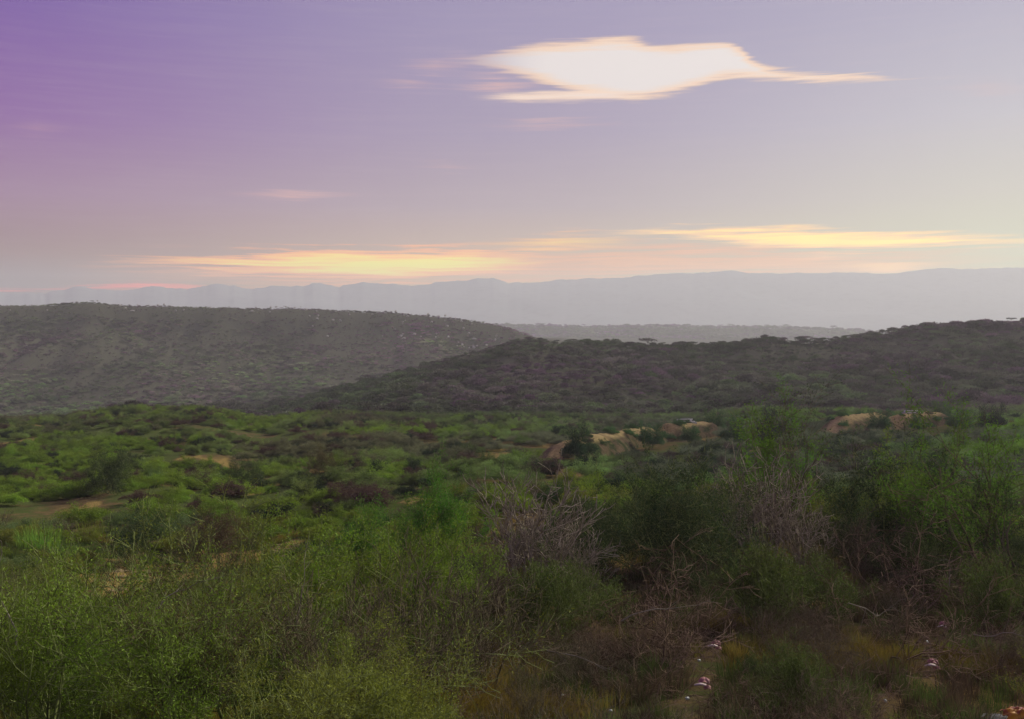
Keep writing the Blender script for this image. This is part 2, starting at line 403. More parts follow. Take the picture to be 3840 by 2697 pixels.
CLEAR = [(500, 2170, 135, 75), (760, 2125, 110, 42), (1050, 2075, 85, 40), (850, 1745, 60, 14), (760, 1790, 60, 16), (1190, 1725, 60, 16), (1180, 1770, 50, 12),
         (1540, 1880, 60, 12), (250, 1810, 40, 14), (30, 1670, 50, 25), (1840, 1720, 70, 22), (2330, 2130, 60, 26), (2250, 2280, 70, 40),
         (3080, 2180, 60, 24), (3060, 2260, 40, 26), (2000, 1950, 30, 10), (690, 1720, 40, 9), (560, 1650, 40, 8), (1400, 1640, 30, 8), (1180, 1810, 55, 10), (700, 1785, 50, 12), (1320, 1850, 60, 10), (640, 1860, 50, 10), (440, 1745, 50, 10), (950, 1850, 60, 10), (330, 1900, 50, 12), (1480, 1790, 50, 9), (1650, 1700, 50, 8), (230, 1700, 40, 9), (1330,1655,45,7)]
CLW = []
for (X, Y, hw, hh) in CLEAR:
    x, y, z = ground_hit(X, Y); x2, y2, z2 = ground_hit(X, Y - hh); x3, y3, z3 = ground_hit(X, Y + hh)
    CLW.append((x, y, hw / F * y, max(0.5 * (y2 - y3), hw / F * y * .5)))
def bare_at(x, y):
    r = np.zeros(np.shape(x)); w = np.clip(1 + 2.2 * fbm(x / 1.3, y / 2.6, 301, 4), .25, 4)
    for (cx, cyy, rx, ry) in CLW:
        q = ((x - cx) / rx)**2 + ((y - cyy) / ry)**2
        r = np.maximum(r, np.clip(1.6 - q * w, 0, 1))
    return r
barefield = np.clip(bare_at(GX, GY) * .95 + np.clip(fbm(GX / 9, GY / 14, 55, 3) * 1.3 + .30, 0, .95), 0, 1)
rg = np.interp(GX / GY, [ray(1700, YH)[0], ray(2600, YH)[0]], [0, 1]) * np.interp(DD, [30, 60], [.55, 0])[None, :]
barefield = np.clip(barefield + rg, 0, 1) * np.interp(DD, [200, 300], [1, .3])[None, :]
rockf = np.interp(DD, [180, 290, 480], [0, .85, 1])[None, :] * np.ones((len(XS), 1))
def sheet(name, j0, j1):
    sub = np.stack([GX[:, j0:j1 + 1], GY[:, j0:j1 + 1], Z[:, j0:j1 + 1]], -1)
    nu, nv = sub.shape[:2]
    idx = np.arange(nu * nv).reshape(nu, nv)
    q = np.stack([idx[:-1, :-1], idx[1:, :-1], idx[1:, 1:], idx[:-1, 1:]], -1).reshape(-1, 4)
    me = mesh_np(name, sub.reshape(-1, 3), q, M_SOIL, smooth=True)
    ca = me.color_attributes.new('cover', 'FLOAT_COLOR', 'POINT')
    col = np.zeros((nu * nv, 4), np.float32); col[:, 3] = 1
    col[:, 0] = barefield[:, j0:j1 + 1].ravel(); col[:, 1] = rockf[:, j0:j1 + 1].ravel()
    ca.data.foreach_set('color', col.ravel())
    o = link(name, me); tag(o, kind='structure'); return o
def jd(d): return int(round((math.log(d) - LDF[0]) / (LDF[1] - LDF[0])))
tag(sheet('ground', 0, jd(245)), 'scrub covered valley ground with sandy yellow clearings')
tag(sheet('hill', jd(245), jd(540)), 'dark purplish bushy hill rising in the middle distance')
tag(sheet('plateau', jd(540), jd(1700)), 'long flat topped plateau with rocky rim behind the valley')
tag(sheet('far_plateau', jd(1700), NL - 1), 'pale violet distant plateau on the horizon')

# mountains
prof = [(-1500, 1080), (-600, 1085), (0, 1095), (170, 1094), (284, 1073), (385, 1078), (502, 1087), (585, 1070), (702, 1083), (820, 1056), (936, 1078), (1070, 1073), (1171, 1062), (1271, 1069),
        (1371, 1051), (1438, 1059), (1539, 1070), (1672, 1053), (1790, 1043), (1848, 1036), (1907, 1056), (2007, 1058), (2107, 1048), (2224, 1045), (2341, 1037), (2508, 1024),
        (2742, 1013), (2843, 1023), (3094, 1020), (3345, 1023), (3512, 1004), (3840, 1000), (4600, 1010), (5600, 1040)]
nu, nv = 900, 40
MX = np.linspace(-1500, 5600, nu); cr = np.interp(MX, [p[0] for p in prof], [p[1] for p in prof])
cr = cr + (10 * fbm(MX / 60.0, MX * 0, 77, 4) + 4 * fbm(MX / 17.0, MX * 0, 78, 3)) * np.interp(MX, [1500, 2600], [1, .5])
D0, D1, D2 = 4300., 5500., 6600.
mv = []
for j in range(nv):
    f = j / (nv - 1)
    if f < .6: d = D0 + (D1 - D0) * f / .6; hgt = (f / .6)**1.3
    else: d = D1 + (D2 - D1) * (f - .6) / .4; hgt = 1 - ((f - .6) / .4)**1.5
    t = np.array([ray(x, YH)[0] for x in MX]); top = np.array([ray(CX, c)[1] for c in cr]) * D1
    zb = -45.0
    z = zb + (top - zb) * hgt
    z = z + 110 * hgt * (1 - hgt) * 2 * fbm(t * 5500 / 700 + d / 900, d / 500 + t * 0, 88, 4)
    mv.append(np.stack([t * D1 * (d / D1), np.full(nu, d), z], -1))
mv = np.stack(mv, 1); idx = np.arange(nu * nv).reshape(nu, nv)
q = np.stack([idx[:-1, :-1], idx[1:, :-1], idx[1:, 1:], idx[:-1, 1:]], -1).reshape(-1, 4)
tag(link('mountain_range', mesh_np('mountain_range', mv.reshape(-1, 3), q, M_MOUNT, smooth=True)), 'hazy blue grey mountain range along the horizon', kind='structure')

# haze
hb = np.array([[x, y, z] for x in (-9000, 9000) for y in (-800, 7000) for z in (-75, HAZE_TOP)], float)
hq = [[0, 1, 3, 2], [4, 6, 7, 5], [0, 4, 5, 1], [2, 3, 7, 6], [0, 2, 6, 4], [1, 5, 7, 3]]
mh, th = newmat('haze_air'); gh = G(th)
pv = gh.n('ShaderNodeVolumePrincipled', {'Color': C(.905, .93, .92), 'Density': HAZE_D, 'Anisotropy': 0.27})
gh.n('ShaderNodeOutputMaterial', {1: pv.outputs[0]})
tag(link('haze', mesh_np('haze', hb, hq, mh)), 'thin violet grey haze over the valley', kind='stuff')

# ------------------------------------------------------------------ plant builders
def perp(d):
    a = np.array([0, 0, 1.0]) if abs(d[2]) < .9 else np.array([1.0, 0, 0])
    u = np.cross(d, a); u /= np.linalg.norm(u); v = np.cross(d, u)
    return u, v
def grow(r, stems, H, spread, levels, wig=.25, up=.15, r0=.03, kids=(5, 4, 3), segs=(6, 4, 3, 2), ratio=(.55, .5, .5), tilt=(.15, .95), droop=0.0, base_r=.12):
    """skeleton: segments (p0,p1,r0,r1,level) and twig samples (point, dir)"""
    S = []; T = []
    def br(p, d, L, rad, lev):
        n = segs[lev]; pts = [p]; dirs = []
        for i in range(n):
            u, v = perp(d)
            d = d + u * r.normal(0, wig) + v * r.normal(0, wig) + np.array([0, 0, up - droop * i / n])
            d = d / np.linalg.norm(d)
            q = pts[-1] + d * L / n
            ra = rad * (1 - .75 * i / n); rb = rad * (1 - .75 * (i + 1) / n)
            S.append((pts[-1], q, ra, rb, lev)); pts.append(q); dirs.append(d)
            if lev >= levels - 2: T.append((q, d, lev, pts[-2]))
        if lev < levels - 1:
            for k in range(kids[lev]):
                f = .25 + .75 * (k + r.random()) / kids[lev]
                i = min(int(f * n), n - 1); pp = pts[i] + (pts[i + 1] - pts[i]) * (f * n - i)
                u, v = perp(dirs[i]); a = r.random() * 2 * math.pi; an = r.uniform(.45, 1.0)
                nd = dirs[i] * math.cos(an) + (u * math.cos(a) + v * math.sin(a)) * math.sin(an)
                br(pp, nd, L * ratio[lev] * r.uniform(.7, 1.25), rad * (1 - .7 * f) * .62, lev + 1)
    for s in range(stems):
        az = 2 * math.pi * (s + r.random() * .8) / stems; ti = r.uniform(*tilt)
        d = np.array([math.cos(az) * math.sin(ti) * spread, math.sin(az) * math.sin(ti) * spread, math.cos(ti)]); d /= np.linalg.norm(d)
        p = np.array([math.cos(az) * base_r * r.random(), math.sin(az) * base_r * r.random(), -.12])
        br(p, d, H * r.uniform(.8, 1.15) * (1 + .25 * ti), r0 * r.uniform(.6, 1.1), 0)
    return S, T
def tubes(S, k=3, rmin=.0025):
    P0 = np.array([s[0] for s in S]); P1 = np.array([s[1] for s in S]); R0 = np.maximum(np.array([s[2] for s in S]), rmin); R1 = np.maximum(np.array([s[3] for s in S]), rmin)
    D = P1 - P0; D /= np.linalg.norm(D, axis=1, keepdims=True) + 1e-9
    A = np.where(np.abs(D[:, 2:3]) < .9, np.array([[0, 0, 1.]]), np.array([[1., 0, 0]]))
    U = np.cross(D, A); U /= np.linalg.norm(U, axis=1, keepdims=True) + 1e-9; Vv = np.cross(D, U)
    ang = np.arange(k) * 2 * math.pi / k
    ring = U[:, None] * np.cos(ang)[None, :, None] + Vv[:, None] * np.sin(ang)[None, :, None]
    V = np.concatenate([P0[:, None] + ring * R0[:, None, None], P1[:, None] + ring * R1[:, None, None]], 1)
    n = len(S); b = np.arange(n)[:, None] * 2 * k; i = np.arange(k)
    q = np.stack([b + i, b + (i + 1) % k, b + k + (i + 1) % k, b + k + i], -1).reshape(-1, 4)
    return V.reshape(-1, 3), q
def unit(v): return v / (np.linalg.norm(v, axis=-1, keepdims=True) + 1e-9)
def leaves(r, T, per, L, Wd, spread=.06, along=.5, size_j=.4):
    """per slim leaf blades per twig sample, two triangles (one quad) each"""
    Q = np.array([t[0] for t in T]); Pv = np.array([t[3] for t in T]); Dd = np.array([t[1] for t in T])
    n = len(T) * per
    f = r.random((len(T), per, 1))
    c = (Pv[:, None] * (1 - f) + Q[:, None] * f).reshape(-1, 3) + r.normal(0, spread, (n, 3))
    d = np.repeat(Dd, per, 0) * along + r.normal(0, .6, (n, 3)); d[:, 2] += .1; d = unit(d)
    w = unit(np.cross(d, r.normal(0, 1, (n, 3))))
    l = L * (1 + r.uniform(-size_j, size_j, (n, 1))); ww = Wd * (1 + r.uniform(-size_j, size_j, (n, 1)))
    a = c; b = c + d * l * .45 + w * ww * .5; e = c + d * l; g_ = c + d * l * .45 - w * ww * .5
    V = np.stack([a, b, e, g_], 1).reshape(-1, 3); q = np.arange(n * 4).reshape(-1, 4)
    return V, q
def join(parts):
    Vs = []; Qs = []; mi = []; off = 0
    for (V, q, m) in parts:
        Vs.append(V); Qs.append(q + off); off += len(V); mi.append(np.full(len(q), m))
    return np.concatenate(Vs), np.concatenate(Qs), np.concatenate(mi)

# ------------------------------------------------------------------ plant kinds (meshes shared by the copies)
def near_bush(seed, H, stems, spread, per, L=.055, Wd=.015, rmin=.0048, kids=(6, 5, 4), tilt=(.2, 1.1), up=.10, r0=.03, wig=.22, droop=0., keep=1.0, bark=None):
    r = np.random.default_rng(seed)
    S, T = grow(r, stems, H, spread, 4, kids=kids, tilt=tilt, up=up, r0=r0, wig=wig, droop=droop)
    V, q = tubes(S, 3, rmin)
    br = mesh_np('branches', V, q, bark or M_BARK)
    if per == 0: return br, None
    if keep < 1: T = [t for t in T if r.random() < keep]
    V, q = leaves(r, T, per, L, Wd)
    return br, mesh_np('foliage', V, q, M_LEAF)
THORN = [near_bush(11, 1.55, 9, 1.0, 11), near_bush(12, 1.7, 8, 1.1, 11, tilt=(.3, 1.2)), near_bush(13, 1.45, 10, 1.0, 8, tilt=(.1, 1.0)), near_bush(14, 1.6, 8, 1.0, 9, up=.16), near_bush(15, 1.75, 9, 1.1, 6, L=.07)]
SPARSE = [near_bush(21, 1.8, 8, 1.0, 6, tilt=(.15, 1.0), wig=.16, up=.12), near_bush(22, 1.7, 9, 1.0, 6, wig=.18, up=.08), near_bush(23, 1.9, 7, 1.1, 4, wig=.15, up=.10)]
LEAFY = [near_bush(31, 1.0, 12, 1.0, 4, L=.06, Wd=.015, kids=(5, 4, 3), tilt=(.05, 1.1), up=.22, r0=.018), near_bush(32, .9, 11, 1.0, 4, L=.055, Wd=.014, kids=(5, 4, 3), tilt=(.05, 1.2), up=.2, r0=.018)]
BARE = [near_bush(41, 1.9, 10, 1.0, 0, tilt=(.1, .85), wig=.14, up=.14, r0=.034, bark=M_GREYBARK), near_bush(42, 1.7, 9, 1.0, 0, tilt=(.1, 1.0), wig=.16, up=.14, r0=.03, bark=M_GREYBARK),
        near_bush(43, 1.5, 12, 1.0, 0, kids=(5, 4, 3), tilt=(.1, 1.0), wig=.2, up=.12, r0=.016, bark=M_GREYBARK)]
BRUSH = [near_bush(51, 1.6, 15, 1.6, 0, tilt=(.8, 1.5), wig=.3, up=-.02, r0=.026, droop=.25, bark=M_DEAD), near_bush(52, 1.5, 14, 1.6, 0, tilt=(.7, 1.5), wig=.32, up=.0, r0=.024, droop=.3, bark=M_DEAD)]
HERO = [near_bush(44, 1.9, 12, 1.0, 0, tilt=(.05, .8), wig=.10, up=.12, r0=.045, rmin=.009, kids=(5, 4, 3), bark=M_PALEBARK), near_bush(45, 1.7, 8, 1.0, 0, tilt=(.05, .8), wig=.11, up=.13, r0=.045, rmin=.009, kids=(5, 4, 3), bark=M_PALEBARK)]
def tree_kind(seed, H, stems, per, L, Wd, crown='round', kids=(4, 4, 3), r0=.08):
    r = np.random.default_rng(seed)
    S, T = grow(r, stems, H * .75, .9, 4, kids=kids, tilt=(.05, .6), up=.12, r0=r0, wig=.18, base_r=.1)
    V, q = tubes(S, 4, .006)
    tr = mesh_np('trunk', V, q, M_GREYBARK)
    V, q = leaves(r, T, per, L, Wd, spread=.10)
    return tr, mesh_np('crown', V, q, M_LEAF)
TREE = [tree_kind(61, 3.4, 4, 16, .085, .022), tree_kind(62, 3.6, 5, 14, .085, .02)]
SAPLING = [tree_kind(65, 4.6, 2, 3, .09, .03, kids=(6, 4, 3), r0=.05)]

def crown_shell(r, n, rx, rz, z0, L, Wd, lumps=7, flat=0.0):
    """leaf blades spread through an uneven, lumpy crown"""
    cs = []
    for k in range(lumps):
        a = r.random() * 6.28; d = rx * math.sqrt(r.random()) * .72
        cs.append((d * math.cos(a), d * math.sin(a), z0 + rz * (.25 + .6 * r.random() * (1 - .6 * d / rx)), rx * r.uniform(.28, .5)))
    w = np.array([c[3]**2 for c in cs]); w /= w.sum(); k = r.choice(lumps, n, p=w)
    cs = np.array(cs)[k]
    v = unit(r.normal(0, 1, (n, 3))); v[:, 2] = np.abs(v[:, 2]) * .9 - .25 * r.random(n)
    rad = cs[:, 3:4] * (r.random((n, 1))**.22) * (1 + .10 * r.normal(0, 1, (n, 1)))
    c = cs[:, :3] + v * rad * np.array([1, 1, (.75 - flat)])
    c[:, 2] = np.maximum(c[:, 2], .05)
    d = unit(v + r.normal(0, .7, (n, 3))); wv = unit(np.cross(d, r.normal(0, 1, (n, 3))))
    l = L * r.uniform(.6, 1.5, (n, 1)); ww = Wd * r.uniform(.6, 1.4, (n, 1))
    V = np.stack([c, c + d * l * .5 + wv * ww * .5, c + d * l, c + d * l * .5 - wv * ww * .5], 1).reshape(-1, 3)
    return V, np.arange(n * 4).reshape(-1, 4)
def mid_bush(seed, n, rx, rz, z0, L, Wd, lumps, stems=6, H=1.4, bare=False):
    r = np.random.default_rng(seed)
    S, T = grow(r, stems, H, 1.0, 3, kids=(4, 4), segs=(4, 3, 2), ratio=(.5, .5), r0=.03, tilt=(.2, 1.0))
    V, q = tubes(S, 3, .009)
    br = mesh_np('branches', V, q, M_GREYBARK if bare else M_BARK)
    V, q = crown_shell(r, n, rx, rz, z0, L, Wd, lumps)
    V2, q2 = leaves(r, T, max(2, n // (len(T) * 2)), L, Wd, spread=.12)
    V, q, _ = join([(V, q, 0), (V2, q2, 0)])
    return br, mesh_np('foliage', V, q, M_LEAFM)
MID = [mid_bush(71, 7500, 1.7, 1.2, .1, .13, .034, 8), mid_bush(72, 8000, 1.9, 1.0, .1, .13, .034, 10), mid_bush(73, 6500, 1.5, 1.3, .1, .12, .034, 7), mid_bush(74, 9000, 2.1, 1.1, .1, .14, .032, 12)]
MIDBARE = [mid_bush(75, 900, 1.3, 1.1, .1, .14, .012, 6, stems=10, H=1.6, bare=True), mid_bush(76, 700, 1.3, 1.0, .1, .14, .012, 6, stems=9, H=1.5, bare=True)]
def far_tree(seed, n, rx, rz, z0, L, Wd, lumps, flat=.25, mats=None):
    r = np.random.default_rng(seed)
    V, q = crown_shell(r, n, rx, rz, z0, L, Wd, lumps, flat)
    S = [(np.array([0, 0, -.6]), np.array([.1, 0, z0 + .3 * rz]), .12, .08, 0)]
    for k in range(4):
        a = k * 1.57 + r.random(); S.append((np.array([.1, 0, z0 * .8]), np.array([math.cos(a) * rx * .6, math.sin(a) * rx * .6, z0 + rz * .6]), .07, .03, 1))
    V2, q2 = tubes(S, 3, .02)
    V, q, mi = join([(V, q, 0), (V2, q2, 1)])
    return mesh_np('crown_and_trunk', V, q, [M_LEAFF, M_FARBARK], mi)
FAR = [far_tree(81, 620, 2.1, 1.7, 1.0, .42, .16, 7), far_tree(82, 560, 2.6, 1.3, 1.3, .45, .16, 9, .4), far_tree(83, 520, 1.6, 1.5, .3, .40, .15, 6, .1), far_tree(84, 700, 2.4, 1.5, .5, .42, .16, 9, .2)]
UMB = [far_tree(85, 420, 3.0, .7, 2.6, .40, .15, 9, .5), far_tree(86, 380, 2.6, .6, 2.2, .40, .15, 8, .5)]
FARBARE = [far_tree(87, 260, 1.5, 1.4, .2, .55, .05, 6, .1)]
def tuft(seed, n, H, spread, Wd, bend=.35):
    r = np.random.default_rng(seed); a = r.random(n) * 6.28; d = spread * np.sqrt(r.random(n))
    b = np.stack([d * np.cos(a), d * np.sin(a), np.full(n, -.03)], 1)
    l = H * r.uniform(.3, 1.15, n); lean = np.stack([np.cos(a + r.normal(0, .7, n)), np.sin(a + r.normal(0, .7, n)), np.zeros(n)], 1) * (bend * l * r.uniform(.2, 1.3, n))[:, None]
    m = b + lean * .35 + np.stack([l * 0, l * 0, l * .6], 1); t = b + lean + np.stack([l * 0, l * 0, l * .95], 1)
    w = unit(np.cross(np.array([0, 0, 1.]), r.normal(0, 1, (n, 3)))) * Wd
    V = np.stack([b - w, b + w, m + w * .7, m - w * .7, t], 1).reshape(-1, 3); k = np.arange(n)[:, None] * 5
    return mesh_np('blades', V, [k + np.array([0, 1, 2, 3]), k + np.array([3, 2, 4])], M_LEAF)
TUFT = [tuft(91, 90, .45, .22, .006), tuft(92, 70, .6, .25, .006, .5), tuft(93, 110, .35, .3, .006)]
REED = [tuft(95, 330, 1.3, 1.0, .011, .3), tuft(96, 260, 1.1, .9, .011, .35)]

# ------------------------------------------------------------------ placing things
def put(nm, kind, x, y, s=1.0, rz=None, tint=(.06, .1, .02), label='', cat='bush', group=None, parts=('branches', 'foliage'), dz=0.0, sz=1.0, z=None):
    zz = (float(zat(x, y)) if z is None else z) + dz
    root = link(nm, None, loc=(x, y, zz)); root.empty_display_size = .3
    root.rotation_euler = (random.uniform(-.06, .06), random.uniform(-.06, .06), rz if rz is not None else random.random() * 6.28)
    root.scale = (s, s, s * sz)
    tag(root, label, cat, group)
    for nm2, me in zip(parts, kind):
        if me is None: continue
        c = link(nm2, me, root); c['tint'] = [float(v) for v in tint]
    return root
def single(nm, me, x, y, s=1.0, tint=(.06, .1, .02), label='', cat='tree', group=None, dz=0.0, sz=1.0):
    o = link(nm, me, loc=(x, y, float(zat(x, y)) + dz)); o.rotation_euler = (0, 0, random.random() * 6.28); o.scale = (s, s, s * sz)
    o['tint'] = [float(v) for v in tint]; tag(o, label, cat, group); return o
def jit(t, a=.18):
    k = random.uniform(1 - a, 1 + a)
    return tuple(max(.003, c * k * random.uniform(1 - a * .6, 1 + a * .6)) for c in t)
VIV = (.080, .220, .016); GRN = (.155, .240, .022); OLV = (.160, .190, .026); GRY = (.140, .190, .058); BRN = (.100, .070, .036); DRK = (.034, .062, .018); YEL = (.20, .22, .03); RED = (.105, .058, .040)
taken = []
def at(X, Y, d): t, _ = ray(X, Y); return t * d, d
def lm(nm, kind, X, d, s, tint, label, cat='bush', group=None, **k):
    """a landmark plant standing in direction X at distance d"""
    x, y = at(X, 1500, d); o = put(nm, kind, x, y, s, tint=tint, label=label, cat=cat, group=group, **k); taken.append((x, y, 1.0 * s)); return o

# near, one by one
lm('bare_shrub', HERO[0], 1990, 28, 1.15, BRN, 'leafless grey shrub with many upright stems beside the broad green thorn bush')
lm('bare_shrub', HERO[1], 2165, 28, .95, BRN, 'leafless brown shrub on a short dark stem, right behind the grey leafless shrub')
lm('bare_shrub', HERO[0], 2855, 33, 1.2, BRN, 'leafless grey shrub with fanned stems standing between the two dead brush heaps', rz=.9)
lm('bare_shrub', HERO[1], 3010, 31, .9, BRN, 'small leafless shrub in front of the thin sapling')
lm('bare_shrub', BARE[1], 1250, 13.6, .85, OLV, 'dark many stemmed leafless shrub at the lower edge of the green thicket')
lm('bare_shrub', SPARSE[0], 640, 12.4, .8, GRN, 'tangled thorn shrub with pale arching shoots in the near thicket before the sandy clearing')
lm('bare_shrub', SPARSE[2], 870, 13.2, .85, BRN, 'sparse shrub with crossing twigs beside the dark many stemmed shrub')
lm('bare_shrub', BARE[2], 3250, 30, 1.0, RED, 'reddish leafless shrub behind the upper dead brush heap')
lm('thorn_bush', SPARSE[0], 130, 13, 1.0, GRN, 'thin leaved thorn bush with a slanting trunk at the left edge')
lm('thorn_bush', SPARSE[1], 330, 14, .8, GRN, 'sparse thorn bush with pale green shoots just below the sandy clearing')
lm('thorn_bush', SPARSE[2], 1010, 16, 1.1, OLV, 'sparse thorn bush with long leaning branches before the broad green thicket')
lm('thorn_bush', THORN[1], 1250, 19.5, 1.2, GRN, 'broad feathery green thorn bush filling the middle of the thicket')
lm('thorn_bush', THORN[0], 1560, 22, 1.15, GRN, 'green thorn bush with a pale dead branch on its top, beside the leafless grey shrub')
lm('thorn_bush', THORN[3], 1600, 38, 1.4, VIV, 'bright green mounded bush, the most vivid one beyond the thicket')
lm('thorn_bush', THORN[2], 1370, 36, 1.1, VIV, 'low bright green bush beside the most vivid mounded bush')
lm('thorn_bush', THORN[1], 2420, 32, 1.5, DRK, 'large dark feathery thorn bush behind the leafless shrubs')
lm('thorn_bush', THORN[4], 2560, 29.5, 1.3, DRK, 'dark spreading thorn bush above the lower dead brush heap')
lm('thorn_bush', THORN[0], 3380, 34, 1.7, DRK, 'dark thorn bush above the upper dead brush heap')
lm('leafy_bush', LEAFY[0], 2010, 22, 1.15, (.080, .115, .022), 'low leafy bush at the foot of the leafless grey shrub')
lm('leafy_bush', LEAFY[1], 2180, 23.5, 1.1, (.080, .115, .022), 'low leafy bush next to the yellow grass patch')
lm('leafy_bush', LEAFY[0], 2880, 23.5, 1.25, (.080, .115, .022), 'leafy green bush between the dead brush heaps, in front of the fanned leafless shrub')
lm('leafy_bush', LEAFY[1], 3060, 24.5, 1.1, (.080, .115, .022), 'leafy green bush left of the upper dead brush heap')
lm('leafy_bush', LEAFY[1], 3770, 23, 1.3, (.080, .115, .022), 'leafy green bush at the right edge beyond the yellow grass')
lm('leafy_bush', LEAFY[0], 3010, 15, .7, (.080, .115, .022), 'short leafy bush at the bottom edge between the two heaps of twigs')
lm('brush_heap', BRUSH[0], 2540, 23, 1.3, BRN, 'dark heap of dead tangled twigs with litter caught at its side, the lower of two', cat='brush heap')
lm('brush_heap', BRUSH[1], 3400, 25, 1.4, BRN, 'dark heap of dead tangled twigs with litter caught beside it, the upper of two', cat='brush heap')
lm('brush_heap', BRUSH[1], 2480, 18, 1.1, RED, 'small dark twig heap just above the bottom edge beside the pink scrap', cat='brush heap')
lm('brush_heap', BRUSH[0], 3330, 20, 1.15, RED, 'low dark twig heap in the shaded lower corner near the pink bag', cat='brush heap')
lm('brown_shrub', BARE[2], 1640, 16.2, 1.0, RED, 'fine twigged reddish brown shrub holding a white scrap', cat='bush')
lm('brown_shrub', BARE[2], 1820, 17, .95, RED, 'brown twiggy shrub between the thicket and the yellow grass', cat='bush')
lm('small_tree', TREE[0], 2880, 36, 1.3, (.11, .22, .02), 'rounded yellow green tree left of the thin sapling', cat='tree', parts=('trunk', 'crown'))
lm('small_tree', TREE[1], 3720, 30, 1.35, (.10, .20, .02), 'tall green tree at the right edge over deep shade', cat='tree', parts=('trunk', 'crown'))
lm('small_tree', TREE[1], 3840, 27, .95, DRK, 'dark tree reaching into the frame under the tall green one', cat='tree', parts=('trunk', 'crown'))
lm('small_tree', TREE[0], 3470, 34, 1.0, GRN, 'small green tree between the thin sapling and the tall tree', cat='tree', parts=('trunk', 'crown'))
lm('sapling', SAPLING[0], 3080, 36, 1.1, (.05, .075, .02), 'thin sparse sapling rising above the scrub against the dark hill', cat='tree', parts=('trunk', 'crown'))
lm('dark_bush', THORN[1], 560, 50, 1.15, DRK, 'dark bush on the far rim of the sandy clearing', cat='bush')
lm('dark_bush', THORN[2], 810, 49, 1.15, RED, 'dark reddish bush beside the small rubble patch', cat='bush')
lm('dark_bush', THORN[2], 420, 86, 1.6, DRK, 'wide dark bush beyond the bright grass clump', cat='bush')
lm('dark_bush', THORN[0], 900, 92, 1.2, DRK, 'dark round bush beside the yellow bare patch', cat='bush')
lm('dark_bush', THORN[3], 1220, 92, 1.2, BRN, 'small dark bush beside the reddish bare ground', cat='bush')

# the two whitewashed kerbs stand on earth mounds: mound centre, length direction and height
def mound(X0, Y0, X1, Y1, d0, d1, w, h, label):
    """a long low earth bank from one point to the other"""
    n = 46; m = 15; r = np.random.default_rng(int(X0))
    a = np.array(at(X0, 1500, d0)); b = np.array(at(X1, 1500, d1)); ax = (b - a); L = np.linalg.norm(ax); ax /= L; nn = np.array([-ax[1], ax[0]])
    V = []
    for i in range(n):
        f = i / (n - 1); hh = h * (min(1, f * 7) * min(1, (1 - f) * 9)) * (.8 + .25 * f)
        ctop = ray(CX, Y0 + (Y1 - Y0) * f)[1] * (d0 + (d1 - d0) * f)
        for j in range(m):
            g_ = j / (m - 1) * 2 - 1; p = a + ax * L * f + nn * g_ * w * (1 + .15 * math.sin(f * 9)); gz = float(zat(*p))
            prof = max(0, 1 - abs(g_)**1.7)
            top = gz + min(max(ctop - gz, .4), 2.3)
            V.append((p[0], p[1], gz - .5 + (top - gz + .5) * prof**.8 * min(1, f * 5 + .1) * min(1, (1 - f) * 6 + .1) + float(fbm(p[0] * .35, p[1] * .35, 5, 4)) * .22 * prof + float(abs(fbm(p[0] / 1.3, p[1] / 1.3, 15, 3))) * .35 * prof - .1))
    idx = np.arange(n * m).reshape(n, m); q = np.stack([idx[:-1, :-1], idx[1:, :-1], idx[1:, 1:], idx[:-1, 1:]], -1).reshape(-1, 4)
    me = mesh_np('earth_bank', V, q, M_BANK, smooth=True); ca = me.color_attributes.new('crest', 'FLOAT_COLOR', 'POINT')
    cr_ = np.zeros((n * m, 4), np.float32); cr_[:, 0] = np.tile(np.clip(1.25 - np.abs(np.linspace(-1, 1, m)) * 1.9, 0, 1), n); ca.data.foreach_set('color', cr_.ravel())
    BANKS.append((a, ax, nn, L, w, V))
    o = link('earth_bank', me); tag(o, label, kind='structure'); return o, a, b
BANKS = []
def bank_mat():
    m, t = newmat('bank_earth'); g = G(t); pos = g.n('ShaderNodeNewGeometry').outputs['Position']
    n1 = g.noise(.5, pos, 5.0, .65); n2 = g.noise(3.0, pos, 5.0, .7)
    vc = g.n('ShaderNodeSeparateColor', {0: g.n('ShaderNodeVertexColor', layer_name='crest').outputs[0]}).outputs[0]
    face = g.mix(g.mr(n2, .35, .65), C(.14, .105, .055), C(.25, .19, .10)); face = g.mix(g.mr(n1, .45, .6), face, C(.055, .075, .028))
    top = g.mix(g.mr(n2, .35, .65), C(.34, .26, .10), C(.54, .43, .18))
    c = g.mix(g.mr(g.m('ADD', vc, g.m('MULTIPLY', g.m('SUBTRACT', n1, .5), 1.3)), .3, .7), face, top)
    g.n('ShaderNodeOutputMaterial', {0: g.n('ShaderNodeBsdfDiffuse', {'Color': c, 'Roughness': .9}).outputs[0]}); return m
M_BANK = bank_mat()
M_WHITE = stone_mat('whitewash', C(.55, .54, .52), C(.75, .74, .70), 2.0)
M_CONC = stone_mat('grey_concrete', C(.25, .24, .22), C(.34, .33, .30), 2.0)
def box(x0, x1, y0, y1, z0, z1):
    V = np.array([[x, y, z] for x in (x0, x1) for y in (y0, y1) for z in (z0, z1)], float)
    return V, np.array([[0, 1, 3, 2], [4, 6, 7, 5], [0, 4, 5, 1], [2, 3, 7, 6], [0, 2, 6, 4], [1, 5, 7, 3]])
